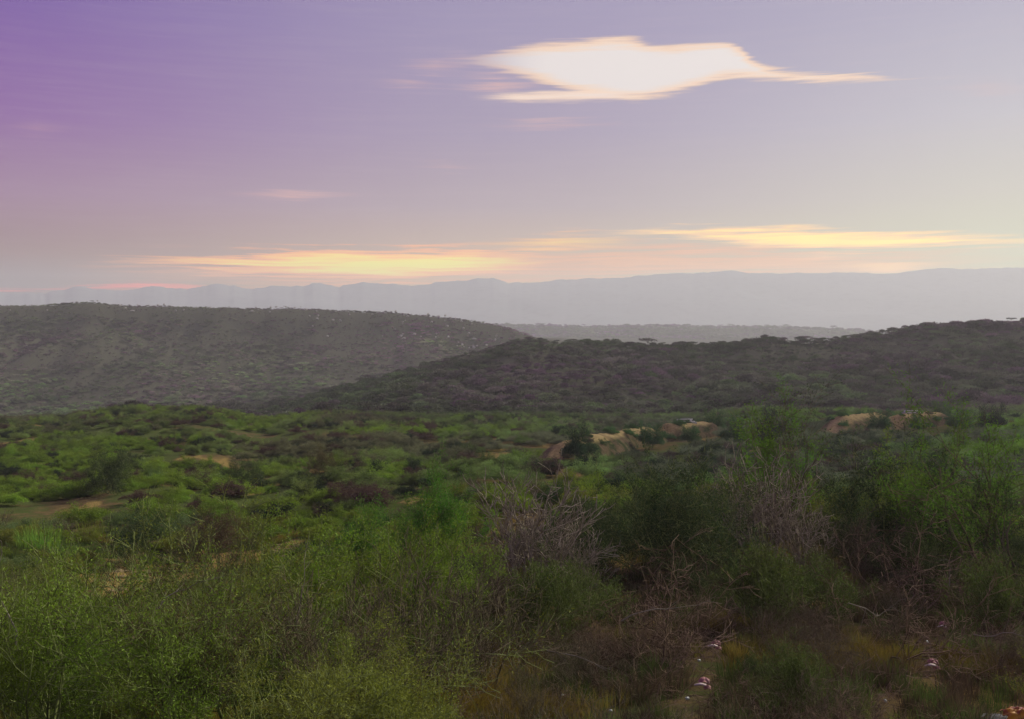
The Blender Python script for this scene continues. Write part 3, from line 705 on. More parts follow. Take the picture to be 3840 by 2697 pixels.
def parapet(X, Y, d, label, bank):
    x, y = at(X, 1500, d); Vb = bank[5]; near_v = sorted(Vb, key=lambda v: (v[0] - x)**2 + (v[1] - y)**2)[:12]; z = max(v[2] for v in near_v) + .02
    root = link('culvert_parapet', None, loc=(x, y, z)); tag(root, label, 'parapet'); root.rotation_euler = (0, 0, .12)
    for k in range(2):
        V, q = box(-1.25 + .15 * k, 1.25 + .15 * k, -.07 + k * 1.5, .07 + k * 1.5, .05 + k * .20, .15 + k * .20)
        link('rail', mesh_np('rail', V, q, M_WHITE), root)
    V, q = box(-1.4, 1.5, -.25, 1.75, -.5, .03); link('slab', mesh_np('slab', V, q, M_CONC), root)
    for sx in (-1.0, 1.1):
        V, q = box(sx - .1, sx + .1, 1.42, 1.58, 0, .25); link('post', mesh_np('post', V, q, M_WHITE), root)
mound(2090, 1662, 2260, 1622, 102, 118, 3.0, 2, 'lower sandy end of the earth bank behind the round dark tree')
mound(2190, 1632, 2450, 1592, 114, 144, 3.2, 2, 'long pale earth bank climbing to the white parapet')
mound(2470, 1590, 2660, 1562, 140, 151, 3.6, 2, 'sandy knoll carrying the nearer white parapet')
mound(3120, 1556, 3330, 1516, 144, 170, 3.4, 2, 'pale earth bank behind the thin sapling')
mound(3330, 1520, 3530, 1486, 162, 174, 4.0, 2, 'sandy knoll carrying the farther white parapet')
parapet(2575, 1560, 146.5, 'low whitewashed parapet on the sandy knoll in the middle of the valley', BANKS[2])
parapet(3430, 1488, 169, 'low whitewashed parapet on the sandy knoll below the right hill', BANKS[4])
def bankbush(X, d, s, tint, label, kind=None, dz=0): return lm('round_tree', kind or MID[2], X, d, s, tint, label, cat='tree', sz=1.25, dz=dz)
bankbush(2165, 100, 1.45, (.030, .060, .028), 'round dark tree standing before the sandy end of the bank')
bankbush(2440, 124, 1.3, (.04, .10, .035), 'round green tree at the foot of the long bank')
bankbush(2590, 132, 1.0, (.04, .085, .03), 'dark green tree just below the nearer white parapet')
bankbush(2680, 150, 1.4, (.05, .10, .035), 'broad green tree right beside the nearer white parapet')
bankbush(2500, 142, 1.1, (.10, .10, .08), 'pale thin crowned tree on the crest of the long bank', MIDBARE[0])
bankbush(2310, 130, .8, (.05, .09, .035), 'small bush growing on the bank slope')
bankbush(2890, 128, 1.6, (.035, .045, .035), 'wide dark tree in the belt right of the nearer parapet')
bankbush(2760, 124, 1.4, (.045, .095, .035), 'wide green tree in the belt between the nearer parapet and the dark tree')
bankbush(3300, 148, 1.4, (.04, .10, .035), 'round green tree before the farther bank')
bankbush(3440, 156, 1.1, (.035, .085, .03), 'dark round tree just below the farther white parapet')
bankbush(3530, 174, 1.5, (.05, .10, .035), 'broad green tree right beside the farther white parapet')
bankbush(3720, 150, 1.6, (.035, .045, .035), 'wide dark tree in the belt under the right hill')
bankbush(3600, 146, 1.4, (.045, .095, .035), 'wide green tree between the farther parapet and the wide dark tree')
KEEP = [(at(X, 1500, d), r_) for X, d, r_ in [(2150, 105, 6), (2260, 118, 7), (2330, 126, 7), (2420, 136, 6), (2560, 136, 6), (2575, 128, 4), (3420, 158, 6), (3420, 148, 4), (3220, 152, 6), (3400, 166, 6), (2120, 96, 4)]]

# the scrub: scattered over the slope, nearest ones one object each
pts = []
def scatter(d0, d1, base, seed):
    r = np.random.default_rng(seed); out = []; cell = {}
    d = d0
    n = int((d1**2 - d0**2) * .5 * 1.35 / (base**2) * 2.6)
    for _ in range(n):
        y = math.sqrt(d0**2 + (d1**2 - d0**2) * r.random()); x = y * r.uniform(-.60, .60); rad = base * r.uniform(.65, 1.15)
        k = (int(x // base), int(y // base)); ok = True
        for a in (-1, 0, 1):
            for b in (-1, 0, 1):
                for (px, py) in cell.get((k[0] + a, k[1] + b), ()):
                    if (px - x)**2 + (py - y)**2 < (rad * .8)**2: ok = False; break
        if ok: cell.setdefault(k, []).append((x, y)); out.append((x, y, rad))
    return out
SHOW = []
def fit_height(x, y, h):
    """the tallest a plant may be here without hiding a clearing, a landmark or litter behind it"""
    z0 = float(zat(x, y)); m = h
    for (cx, cyy, rx, ry) in CLW:
        if y < cyy and abs(x / y - cx / cyy) < (rx + 1.0) / cyy: m = min(m, float(zat(cx, cyy - ry * .7)) / (cyy - ry * .7) * y - z0)
    for (px, py, pz, w) in SHOW:
        if y < py - .1 and abs(x / y - px / py) < w / py + .7 / y: m = min(m, pz / py * y - z0)
    return m
def blocked(x, y, h):
    """would a plant of height h here stand in, or rise in front of, a sandy clearing"""
    return any(abs(x - cx) < rx + .8 and abs(y - cyy) < ry + .5 for (cx, cyy, rx, ry) in CLW)
def free(x, y, s):
    if any((x - a)**2 + (y - b)**2 < (c * .9 + .5 * s)**2 for a, b, c in taken): return False
    if any((x - p[0])**2 + (y - p[1])**2 < r_**2 for p, r_ in KEEP): return False
    return True
def zone(X, y):
    if y < 20: return ('in the near thicket left of the many stemmed bare shrub' if X < 1150 else 'in the near brown scrub around the small twig heap' if X < 2700 else 'in the shaded scrub near the low twig heap')
    if y < 40: return ('around the sandy clearing' if X < 1000 else 'around the vivid green mounded bush' if X < 1900 else 'around the leafless grey shrub' if X < 2650 else 'around the upper dead brush heap')
    if y < 75: return ('on the grassy slope behind the bright grass clump' if X < 1000 else 'on the slope behind the vivid green bush' if X < 2300 else 'on the slope behind the thin sapling and trees')
    return ('on the green rise before the long plateau' if X < 1500 else 'in the scrub belt below the earth banks')
for (X, d, hh, w) in [(1990, 28, .35, 1.3), (2165, 28, .4, .9), (2855, 33, .5, 1.3), (3010, 31, .6, .8), (2540, 23, .3, 1.6), (3400, 25, .3, 1.8), (2480, 18, .25, 1.2), (3330, 20, .25, 1.3),
                   (2010, 22, .2, .9), (2180, 23.5, .2, .8), (2880, 23.5, .2, 1.0), (3060, 24.5, .2, .8), (3770, 23, .3, 1.0), (1600, 38, .8, 2.0), (2880, 36, 1.8, 1.5), (3720, 30, 1.8, 1.5), (150, 54, .3, 2.4),
                   (560, 50, .4, 1.8), (810, 49, .4, 1.8), (420, 86, .7, 3), (900, 92, .6, 2)]:
    x_, y_ = at(X, 1500, d); SHOW.append((x_, y_, float(zat(x_, y_)) + hh, w))
LITTER = [(2677, 2418), (2632, 2562), (3532, 2346), (3490, 2490), (1774, 2470), (2622, 2482), (2578, 2626), (3478, 2412), (2290, 2672), (3320, 2635), (3815, 2672)]
for (X, Y) in LITTER:
    x_, y_, z_ = ground_hit(X, Y, 7); SHOW.append((x_, y_, z_ - .02, .22))
def open_view(x, y, rad=.3):             # for low growth: keep it off the litter and just before it
    k = np.ones(len(x), bool)
    for (X, Y) in LITTER:
        x_, y_, z_ = ground_hit(X, Y, 7); k &= ~((np.abs(x - x_ * y / y_) < rad) & (y < y_ + rad) & (y > y_ - 3.0))
    return k
REFS = [(at(X, 1500, d), r_) for X, d, r_ in [(1990, 29, 'the leafless grey shrub'), (2855, 34, 'the fanned leafless shrub'), (1600, 38, 'the vivid green mounded bush'), (2540, 23, 'the lower dead brush heap'),
    (3400, 25, 'the upper dead brush heap'), (2480, 18, 'the small dark twig heap'), (3330, 20, 'the low twig heap'), (2420, 32, 'the large dark thorn bush'), (2880, 36, 'the rounded yellow green tree'),
    (3720, 30, 'the tall green tree'), (3080, 36, 'the thin sapling'), (560, 50, 'the dark bush rimming the clearing'), (810, 49, 'the dark reddish bush'), (420, 86, 'the wide dark bush'), (900, 92, 'the dark round bush'),
    (150, 54, 'the bright grass clump'), (640, 62, 'the tall grey green reeds'), (1080, 80, 'the reeds by the reddish ground'), (1400, 80, 'the lone grey reed clump'), (1250, 19.5, 'the broad feathery thorn bush'),
    (1250, 13.6, 'the dark many stemmed shrub'), (330, 14, 'the pale shooted thorn bush'), (510, 43, 'the sandy clearing'), (1050, 50, 'the small rubble patch'), (1700, 16.5, 'the reddish brown scrap shrub'),
    (2100, 22.5, 'the low leafy bushes'), (2960, 24, 'the leafy bushes between the heaps'), (3770, 23, 'the leafy bush at the edge'), (2050, 60, 'the slope under the round dark tree'), (2700, 60, 'the slope under the nearer parapet'), (3400, 60, 'the slope under the farther parapet')]]
def rel(x, y, s):
    (rx, ry), r_ = min(REFS, key=lambda q: ((q[0][0] - x)**2 + ((q[0][1] - y) * .8)**2))
    dx, dy = x - rx, y - ry; far = math.hypot(dx, dy) > 5
    w = ('well ' if far else 'just ') + ('behind ' if dy > abs(dx) else 'before ' if -dy > abs(dx) else 'left of ' if dx < 0 else 'right of ')
    return w + r_, ('large ' if s > .9 else 'small ' if s < .55 else '')
cnt = {'t': 0, 'b': 0}
rr = random.Random(5)
for (x, y, rad) in sorted(scatter(10.5, 26, 2.2, 3) + scatter(26, 42, 2.0, 5) + scatter(42, 66, 2.35, 4), key=lambda p: p[1]):
    t = x / y; X = CX + t * F
    if y < 20 and abs(t) > .62: continue
    s = rr.uniform(.75, 1.15)
    if y > 20: s *= (1 - .34 * min(1, (y - 20) / 8)) if x / y < -.02 else (1 - .18 * min(1, (y - 20) / 10))
    h = 2.0 * s
    if not free(x, y, s): continue
    left = X < 1750 + 200 * math.sin(y / 7)
    darkside = (X > 1900 and y < 30)
    # what grows here
    nz_ = float(fbm(x / 9, y / 9, 101, 2))
    if X > 1750 and y < 24: s *= .62; h *= .62
    elif y < 19: s *= .8; h *= .8
    if blocked(x, y, h): continue
    hm = fit_height(x, y, h * 1.45)
    if hm < .4: continue
    if hm < h * 1.45: s *= hm / (h * 1.45)
    q_ = rr.random(); zn, sz_ = rel(x, y, s)
    if y > 42:
        s *= 1.05
        if q_ < .10 - nz_ * .2:
            put('twiggy_shrub', rr.choice(MIDBARE), x, y, s * .9, tint=jit(BRN), label=sz_ + 'brown twiggy shrub ' + zn, cat='bush', group=sz_ + 'twiggy shrubs ' + zn)
        else:
            tn = GRN if nz_ > .15 else OLV if nz_ > -.12 else GRY
            if q_ > .92: tn = DRK; nmz = 'dark green bush '
            else: nmz = {GRN: 'mid green thorn bush ', OLV: 'olive green thorn bush ', GRY: 'grey green thorn bush '}[tn]
            put('thorn_bush', rr.choice(MID), x, y, s * 1.0, tint=jit(tn), label=sz_ + nmz + zn, cat='bush', group=sz_ + nmz.strip() + 'es ' + zn, sz=.8)
    else:
        if left:
            if q_ < .06: put('bare_shrub', rr.choice(BARE[1:]), x, y, s * .8, tint=BRN, label=sz_ + 'leafless twiggy shrub ' + zn, cat='bush', group=sz_ + 'leafless shrubs ' + zn)
            elif q_ < .40: put('thorn_bush', rr.choice(SPARSE), x, y, s * .9, tint=jit(GRN if nz_ > -.05 else OLV), label=sz_ + 'sparse thorn bush ' + zn, cat='bush', group=sz_ + 'sparse thorn bushes ' + zn)
            else: put('thorn_bush', rr.choice(THORN), x, y, s * .85, tint=jit(GRN if nz_ > 0 else OLV), label=sz_ + 'leafy green thorn bush ' + zn, cat='bush', group=sz_ + 'leafy thorn bushes ' + zn, sz=.85)
        else:
            if q_ < .24: put('bare_shrub', rr.choice(BARE), x, y, s * .8, tint=RED, label=sz_ + 'leafless brown shrub ' + zn, cat='bush', group=sz_ + 'leafless brown shrubs ' + zn)
            elif q_ < .42: put('leafy_bush', rr.choice(LEAFY), x, y, s * .9, tint=jit((.05, .07, .022)), label=sz_ + 'low leafy bush ' + zn, cat='bush', group=sz_ + 'low leafy bushes ' + zn)
            elif q_ < .58: put('thorn_bush', rr.choice(SPARSE), x, y, s * .85, tint=jit(OLV), label=sz_ + 'thin thorn bush ' + zn, cat='bush', group=sz_ + 'thin thorn bushes ' + zn)
            else: put('thorn_bush', rr.choice(THORN), x, y, s * .9, tint=jit((.045, .065, .02)), label=sz_ + 'dusky green thorn bush ' + zn, cat='bush', group=sz_ + 'dusky thorn bushes ' + zn)
# clumps of upright stems among the bushes
for (X, d, s, tn, lb) in [(140, 54, 1.15, (.17, .31, .04), 'bright yellow green grass clump above the sandy clearing'), (225, 51, .75, (.15, .26, .04), 'smaller bright grass clump beside the brightest one'),
                          (70, 56, .85, (.14, .25, .04), 'bright grass clump nearest the left edge'), (190, 57, .7, (.14, .25, .04), 'bright grass clump right behind the brightest one'),
                          (520, 62, .9, GRY, 'grey green reed clump behind the dark bush'), (640, 62, 1.0, GRY, 'tall grey green reed clump left of the brown shrubs'), (700, 60, .8, GRY, 'short grey green reed clump beside the tall one'),
                          (790, 60, .9, GRY, 'grey green reed clump above the rubble patch'), (890, 58, .9, OLV, 'olive reed clump over the reddish dark bush'), (960, 60, .8, OLV, 'olive reed clump between the rubble patch and the middle slope'),
                          (600, 98, 1.1, (.11, .18, .05), 'fresh green reed clump beside the wide dark bush'), (980, 94, 1.1, GRY, 'grey reed clump beside the yellow bare patch'),
                          (1080, 80, 1.0, GRY, 'grey reed clump before the reddish bare ground'), (330, 60, .9, OLV, 'olive reed clump right of the bright grass'),
                          (1400, 80, 1.0, GRY, 'grey reed clump alone in the middle slope')]:
    x, y = at(X, 1500, d); single('grass_clump', REED[0 if s > 1 else 1], x, y, s, tn, lb, 'grass clump')

# ------------------------------------------------------------------ uncounted vegetation, spread with geometry nodes
def spread(name, sources, P3, rot, scl, tint, idx, label, extra=None):
    me = bpy.data.meshes.new(name); n = len(P3)
    me.vertices.add(n); me.vertices.foreach_set('co', np.asarray(P3, np.float32).ravel())
    for nm, ty, arr, key in (('rot', 'FLOAT_VECTOR', rot, 'vector'), ('scl', 'FLOAT_VECTOR', scl, 'vector'), ('tint', 'FLOAT_VECTOR', tint, 'vector'), ('pick', 'INT', idx, 'value')):
        a = me.attributes.new(nm, ty, 'POINT'); a.data.foreach_set(key, np.asarray(arr, np.int32 if ty == 'INT' else np.float32).ravel())
    o = link(name, me); ng = bpy.data.node_groups.new(name, 'GeometryNodeTree')
    ng.interface.new_socket('Geometry', in_out='INPUT', socket_type='NodeSocketGeometry'); ng.interface.new_socket('Geometry', in_out='OUTPUT', socket_type='NodeSocketGeometry')
    gi = ng.nodes.new('NodeGroupInput'); go = ng.nodes.new('NodeGroupOutput'); iop = ng.nodes.new('GeometryNodeInstanceOnPoints'); L_ = ng.links.new
    g2i = ng.nodes.new('GeometryNodeGeometryToInstance')
    for s_ in reversed(sources):
        oi = ng.nodes.new('GeometryNodeObjectInfo'); oi.inputs['Object'].default_value = s_; oi.transform_space = 'ORIGINAL'
        L_(oi.outputs['Geometry'], g2i.inputs[0])
    L_(gi.outputs[0], iop.inputs['Points']); L_(g2i.outputs[0], iop.inputs['Instance'])
    iop.inputs['Pick Instance'].default_value = True
    def na(nm, ty):
        a = ng.nodes.new('GeometryNodeInputNamedAttribute'); a.data_type = ty; a.inputs['Name'].default_value = nm; return a.outputs['Attribute']
    L_(na('pick', 'INT'), iop.inputs['Instance Index']); L_(na('scl', 'FLOAT_VECTOR'), iop.inputs['Scale'])
    e2r = ng.nodes.new('FunctionNodeEulerToRotation'); L_(na('rot', 'FLOAT_VECTOR'), e2r.inputs[0]); L_(e2r.outputs[0], iop.inputs['Rotation'])
    L_(iop.outputs[0], go.inputs[0])
    md = o.modifiers.new('spread', 'NODES'); md.node_group = ng
    tag(o, label, kind='stuff'); return o
def polar(n, d0, d1, tm=.62, pw=2.0):
    u = rng.random(n); y = (d0**pw + (d1**pw - d0**pw) * u)**(1 / pw); return y * rng.uniform(-tm, tm, n), y
def mk(x, y, s, sv=.3, fl=1.0):
    n = len(x); z = zat(x, y); k = s * rng.uniform(1 - sv, 1 + sv, n) * np.where(y > 230, np.clip(1 + 1.1 * fbm(x / 22, y / 30, 37, 2), .35, 1.9) * np.where((y > 815) & (y < 1000), .55, 1) * np.where((y > 425) & (y < 470), .75, 1), 1)
    return np.stack([x, y, z], 1), np.stack([rng.normal(0, .05, n), rng.normal(0, .05, n), rng.random(n) * 6.28], 1), np.stack([k, k, k * fl], 1)

# hill trees: the largest ones as things, the rest as woodland stuff
HG = [(.070, .085, .050), (.060, .085, .045), (.085, .085, .065), (.055, .045, .048), (.065, .055, .055), (.075, .100, .045)]
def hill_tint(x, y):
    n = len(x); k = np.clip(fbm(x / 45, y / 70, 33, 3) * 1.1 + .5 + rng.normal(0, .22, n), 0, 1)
    purp = np.array([.104, .056, .088]); gr = np.array([.100, .145, .055])  # purplish twigs, with the violet haze over the hills worked into their colour
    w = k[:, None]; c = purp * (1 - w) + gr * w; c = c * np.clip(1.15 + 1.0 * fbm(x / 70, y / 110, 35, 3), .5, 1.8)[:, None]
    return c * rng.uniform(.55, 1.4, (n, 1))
x, y = polar(290, 235, 330, .56); g_ok = [i for i in range(len(x)) if free(x[i], y[i], 1)]
x = x[g_ok]; y = y[g_ok]; tt = hill_tint(x, y); first = {}
for i in range(len(x)):
    k = rr.choice([0, 0, 1, 2, 3, 4]); me = (FAR + [FARBARE[0]])[k]; left = x[i] / y[i] < -.1
    lab = ('low rounded tree on the foot of the dark hill', 'flat topped tree on the foot of the dark hill', 'small dense bush tree on the foot of the dark hill', 'wide lumpy tree on the foot of the dark hill', 'bare purplish shrub on the foot of the dark hill')[k]
    tz = CX + x[i] / y[i] * F
    lab = lab.replace('on the foot of the dark hill', 'on the valley floor before the high plateau' if tz < 600 else 'on the valley floor left of the dark hill' if tz < 1400 else 'where the dark hill starts to rise' if tz < 2000
                      else 'on the foot of the dark hill behind the nearer parapet' if tz < 2700 else 'on the dark hill under the saddle' if tz < 3200 else 'under the right summit behind the farther parapet')
    if tt[i].sum() > .26: lab = 'pale ' + lab
    elif tt[i].sum() < .12: lab = 'dark ' + lab
    o = single('hill_tree' if k < 4 else 'bare_hill_shrub', me, x[i], y[i], rr.uniform(.55, 1.0), tt[i], lab, 'tree' if k < 4 else 'bush', lab.replace('tree', 'trees').replace('shrub', 'shrubs'))
    first.setdefault(k, o)
for (X, d, s, k, lb) in [(350, 852, 1.1, 0, 'flat topped acacia on the plateau skyline beside the highest rise'), (190, 850, .9, 1, 'acacia at the left end of the plateau skyline'),
                         (1080, 850, .8, 0, 'acacia on the plateau rim above the pale boulders'), (1450, 850, .8, 1, 'small acacia on the rim where the plateau descends'), (1860, 852, 1.0, 0, 'last acacia at the end of the plateau rim'),
                         (2020, 452, .8, 0, 'umbrella acacia where the dark hill crest starts'), (2090, 454, .7, 1, 'small umbrella acacia on the dark hill crest'), (2700, 450, .75, 0, 'dark domed acacia on the middle of the hill crest'),
                         (2990, 452, 1.0, 0, 'wide umbrella acacia in the hill saddle'), (3070, 450, .8, 1, 'dark acacia in the hill saddle'), (3170, 452, .9, 0, 'flat acacia at the foot of the right summit'),
                         (3330, 450, .7, 1, 'small acacia on the rising right skyline'), (3790, 448, 1.0, 1, 'acacia on the right summit')]:
    x_, y_ = at(X, 1300, d); o = single('acacia_tree', UMB[k], x_, y_, s * rr.uniform(.95, 1.05) * (.65 if d > 800 else .85), (.045, .05, .04), lb, 'tree'); first.setdefault(10 + k, o)
ff = [first[k] for k in (0, 1, 2, 3, 4, 10, 11)]
# mid scrub 86..240
x, y = polar(6400, 63, 245, .60)
kp_ = (fbm(x / 12, y / 20, 91, 2) > -.30 + .10 * (x / y > 0)) | (y > 170); x = x[kp_]; y = y[kp_]; ok = np.array([free(a, b, 1.5) and not any(abs(a - c[0]) < c[2] and abs(b - c[1]) < c[3] for c in CLW) for a, b in zip(x, y)]); x = x[ok]; y = y[ok]
Pm, Rm, Sm = mk(x, y, .78, .45, .72)
nn_ = fbm(x / 26, y / 26, 61, 3) + rng.normal(0, .12, len(x)); lf_ = np.clip((CX + x / y * F - 1200) / 1400, 0, 1)
base = np.where((nn_ > .2)[:, None], np.array([GRN]), np.where((nn_ > -.15)[:, None], np.array([(.155, .215, .048)]), np.array([(.135, .140, .060)])))
tn = base * rng.uniform(.55, 1.35, (len(x), 1)); dk = rng.random(len(x)); tn[dk < .09] = np.array([.020, .034, .014]); tn[(dk > .09) & (dk < .20)] = np.array([.085, .052, .036]); tn[:, 0] *= 1 - .15 * lf_; tn[:, 2] *= 1 + .3 * lf_
top_ok = np.ones(len(x), bool)
for (a_, ax_, nn_b, L_b, w_b, V_b) in BANKS:
    for f in np.linspace(0, 1, 14):
        p = a_ + ax_ * L_b * f; crest = max(v[2] for v in V_b[int(f * 45) * 15:int(f * 45) * 15 + 15]); zt = float(zat(p[0], p[1])); vis = zt + .35 * max(.2, crest - zt)
        near_ = (np.abs(x / y - p[0] / p[1]) < 2.2 / p[1]) & (y < p[1] + 2)
        top_ok &= ~(near_ & ((zat(x, y) + 1.25 * Sm[:, 2]) / y > vis / p[1]) & (rng.random(len(x)) < .85)) & ~((np.abs(x - p[0]) < w_b) & (np.abs(y - p[1]) < w_b + .5))
x, y, Pm, Rm, Sm, tn = x[top_ok], y[top_ok], Pm[top_ok], Rm[top_ok], Sm[top_ok], tn[top_ok]
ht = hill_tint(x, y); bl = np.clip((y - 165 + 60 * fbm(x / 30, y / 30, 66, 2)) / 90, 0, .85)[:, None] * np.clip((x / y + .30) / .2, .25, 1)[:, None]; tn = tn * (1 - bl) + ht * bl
def src(me):                     # the first thing in the scene that carries this mesh
    return next(o for o in SC.objects if o.data == me)
spread('mid_scrub_vegetation', [src(MID[i][1]) for i in range(4)] + [src(MIDBARE[0][1])], Pm, Rm, Sm, tn, rng.choice(5, len(x), p=[.25, .22, .23, .2, .10]), 'dense green thorn scrub covering the valley before the hills')
x, y = polar(11000, 240, 540, .60, 1.6)
Pm, Rm, Sm = mk(x, y, 1.0, .4, .9); sc_ = np.interp(y, [240, 400, 540], [1, 1.05, 1.0]); Sm *= sc_[:, None]
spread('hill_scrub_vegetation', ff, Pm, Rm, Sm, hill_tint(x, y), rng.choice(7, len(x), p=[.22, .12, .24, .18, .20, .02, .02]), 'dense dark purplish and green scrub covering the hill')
x, y = polar(19000, 540, 900, .60, 1.6); keep_ = (x / y < .12) | (y < 700); x = x[keep_]; y = y[keep_]
Pm, Rm, Sm = mk(x, y, .85, .4, .85)
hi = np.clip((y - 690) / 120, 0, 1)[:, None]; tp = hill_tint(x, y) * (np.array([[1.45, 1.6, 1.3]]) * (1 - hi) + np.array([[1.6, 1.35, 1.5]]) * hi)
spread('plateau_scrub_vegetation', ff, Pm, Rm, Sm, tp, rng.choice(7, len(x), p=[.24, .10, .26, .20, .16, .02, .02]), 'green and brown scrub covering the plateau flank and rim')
x, y = polar(9000, 2150, 2600, .50, 1.2)
Pm, Rm, Sm = mk(x, y, 1.9, .35)
spread('far_plateau_vegetation', ff, Pm, Rm, Sm, hill_tint(x, y) * np.array([1.5, 1.2, 2.0]), rng.choice(7, len(x), p=[.24, .12, .24, .20, .14, .03, .03]), 'faint bushes lining the pale distant plateau')  # tint made paler and more violet: haze of distance put into the bush colour

bp = []
for (a_, ax_, nn_b, L_b, w_b, V_b) in BANKS:
    Vb = np.array(V_b).reshape(46, 15, 3)
    for k in range(int(L_b * .9)):
        i = rr.randrange(46); j = rr.choice([0, 1, 2, 3, 4, 5, 6, 8, 9, 10, 11, 12, 13]); bp.append(Vb[i, j] + np.array([rr.gauss(0, .4), rr.gauss(0, .4), -.15]))
bp = np.array(bp); nb = len(bp); sb = rng.uniform(.2, .62, nb)
bt = np.where((rng.random(nb) < .6)[:, None], np.array([(.06, .13, .04)]), np.array([(.13, .11, .07)])) * rng.uniform(.6, 1.2, (nb, 1))
spread('bank_vegetation', [src(MID[i][1]) for i in range(4)], bp, np.stack([np.zeros(nb), np.zeros(nb), rng.random(nb) * 6.28], 1), np.stack([sb, sb, sb], 1), bt, rng.choice(4, nb), 'green and straw coloured bushes growing on the earth banks')
# dead twigs lying everywhere between the near bushes
x, y = polar(360, 10, 36, .60, 1.6); ok = (CX + x / y * F > 1500 + 300 * rng.random(len(x))) & (bare_at(x, y) < .5) & open_view(x, y, .85); x = x[ok]; y = y[ok]
Pm, Rm, Sm = mk(x, y, .40, .4, .8); Rm[:, :2] *= 4
spread('dead_twigs', [src(BRUSH[0][0]), src(BRUSH[1][0]), src(BARE[2][0])], Pm, Rm, Sm, Sm, rng.choice(3, len(x)), 'fallen brown twigs and thin dead shoots between the shaded bushes')
# grass between the near bushes
x, y = polar(15000, 9.5, 60, .60, 1.25); ok = ((bare_at(x, y) < .45) | (rng.random(len(x)) < .12)) & open_view(x, y); x = x[ok]; y = y[ok]
Pm, Rm, Sm = mk(x, y, .65, .5); X_ = CX + x / y * F
yel = np.clip(fbm(x / 2.2, y / 2.2, 71, 3) * 2.2 + (X_ > 1700) * (y < 24) * .2 - .1, 0, 1)[:, None]
gb = np.where(((X_ > 1650) & (rng.random(len(x)) < .6))[:, None], np.array([[.085, .060, .035]]), np.array([[.070, .105, .022]]))
tn = (gb * (1 - yel) + np.array([[.22, .165, .030]]) * yel) * rng.uniform(.5, 1.4, (len(x), 1))
x0, y0 = at(2020, 2000, 15.5); tf = [single('grass_tuft', TUFT[k], x0 + k * .6, y0 + .3 * k, 1.0, (.18, .15, .03), lb, 'grass tuft') for k, lb in enumerate(('yellow grass tuft below the low leafy bushes', 'taller yellow grass tuft beside the first dry one', 'low spreading yellow tuft before the brush heap'))]
spread('grass', tf, Pm, Rm, Sm, tn, rng.choice(3, len(x)), 'green and straw coloured grass between the bushes')

# ------------------------------------------------------------------ stones
def stone(seed, sx, sy, sz, mat, sub=2):
    import bmesh
    r = np.random.default_rng(seed); bm = bmesh.new(); bmesh.ops.create_icosphere(bm, subdivisions=sub, radius=1)
    pl = [unit(r.normal(0, 1, 3)) for _ in range(9)]
    for v in bm.verts:
        c = np.array(v.co)
        for p in pl:
            k = c @ p
            if k > .72: c = c - p * (k - .72)
        v.co = Vector((c[0] * sx, c[1] * sy, c[2] * sz))
    me = bpy.data.meshes.new('stone'); bm.to_mesh(me); bm.free(); me.materials.append(mat); return me
STN = [stone(1, .28, .2, .09, M_STONE), stone(2, .2, .16, .08, M_STONE), stone(3, .34, .2, .07, M_STONE), stone(4, .14, .12, .07, M_STONE)]
BLD = [stone(5, 1.4, 1.1, 1.1, M_PALE), stone(6, 2.0, 1.2, .8, M_PALE), stone(7, 1.0, .9, .9, M_PALE)]
for (X, Y, n, wx, wy, where) in [(1050, 2070, 26, 60, 26, 'on the small rubble patch beside the dark reddish bush'), (510, 2170, 34, 105, 55, 'on the sandy clearing'), (760, 2110, 16, 70, 24, 'at the narrow end of the sandy clearing')]:
    for k in range(n):
        gx, gy, gz = ground_hit(X + rr.gauss(0, .5) * wx, Y + rr.gauss(0, .5) * wy)
        o = link('stone', rr.choice(STN), loc=(gx, gy, gz + .02)); s = rr.uniform(.5, 1.3); o.scale = (s, s, s); o.rotation_euler = (rr.uniform(-.2, .2), rr.uniform(-.2, .2), rr.random() * 6.28)
        tag(o, 'flat yellowish stone lying ' + where, 'stone', 'yellowish stones ' + where)
for k in range(85):
    X = rr.choice([rr.uniform(1050, 1880), rr.uniform(1450, 1880), rr.uniform(1500, 1900), rr.uniform(0, 1300)]); x_, y_ = at(X, 1300, rr.uniform(770, 852) if X > 1150 else rr.uniform(825, 852))
    o = link('boulder', rr.choice(BLD), loc=(x_, y_, float(zat(x_, y_)) + 1.6 + rr.random() * 1.2)); s = rr.uniform(.45, 1.15); o.scale = (s, s, s); o.rotation_euler = (0, 0, rr.random() * 6.28)
    lb = ('small ' if s < .65 else 'large ' if s > .95 else '') + ('pale boulder on the last end of the plateau rim' if X > 1700 else 'pale boulder on the descending plateau rim' if X > 1450 else 'pale boulder near the middle of the plateau rim' if X > 1050 else 'pale boulder along the high plateau edge')
    tag(o, lb, 'boulder', lb.replace('boulder', 'boulders'))

# ------------------------------------------------------------------ litter
def litmat(name, a, b, rough=.45, sc=9.0):
    m, t = newmat(name); g = G(t); tcn = g.n('ShaderNodeTexCoord').outputs['Object']
    n1 = g.noise(sc, tcn, 3.0); col = g.mix(g.mr(n1, .42, .58), a, b)
    p = g.n('ShaderNodeBsdfPrincipled', {'Base Color': col, 'Roughness': rough}); g.n('ShaderNodeOutputMaterial', {0: p.outputs[0]}); return m
M_PINK = litmat('pink_plastic', C(.36, .15, .13), C(.22, .08, .08), .75); M_PWHITE = litmat('white_band', C(.46, .38, .35), C(.34, .25, .23), .85)
M_PAPER = litmat('white_paper', C(.28, .31, .26), C(.18, .20, .16)); M_FOIL = litmat('red_yellow_foil', C(.50, .24, .015), C(.20, .010, .015), .65, 7.0)
M_BLACK = litmat('black_plastic', C(.012, .010, .012), C(.025, .02, .022), .8)
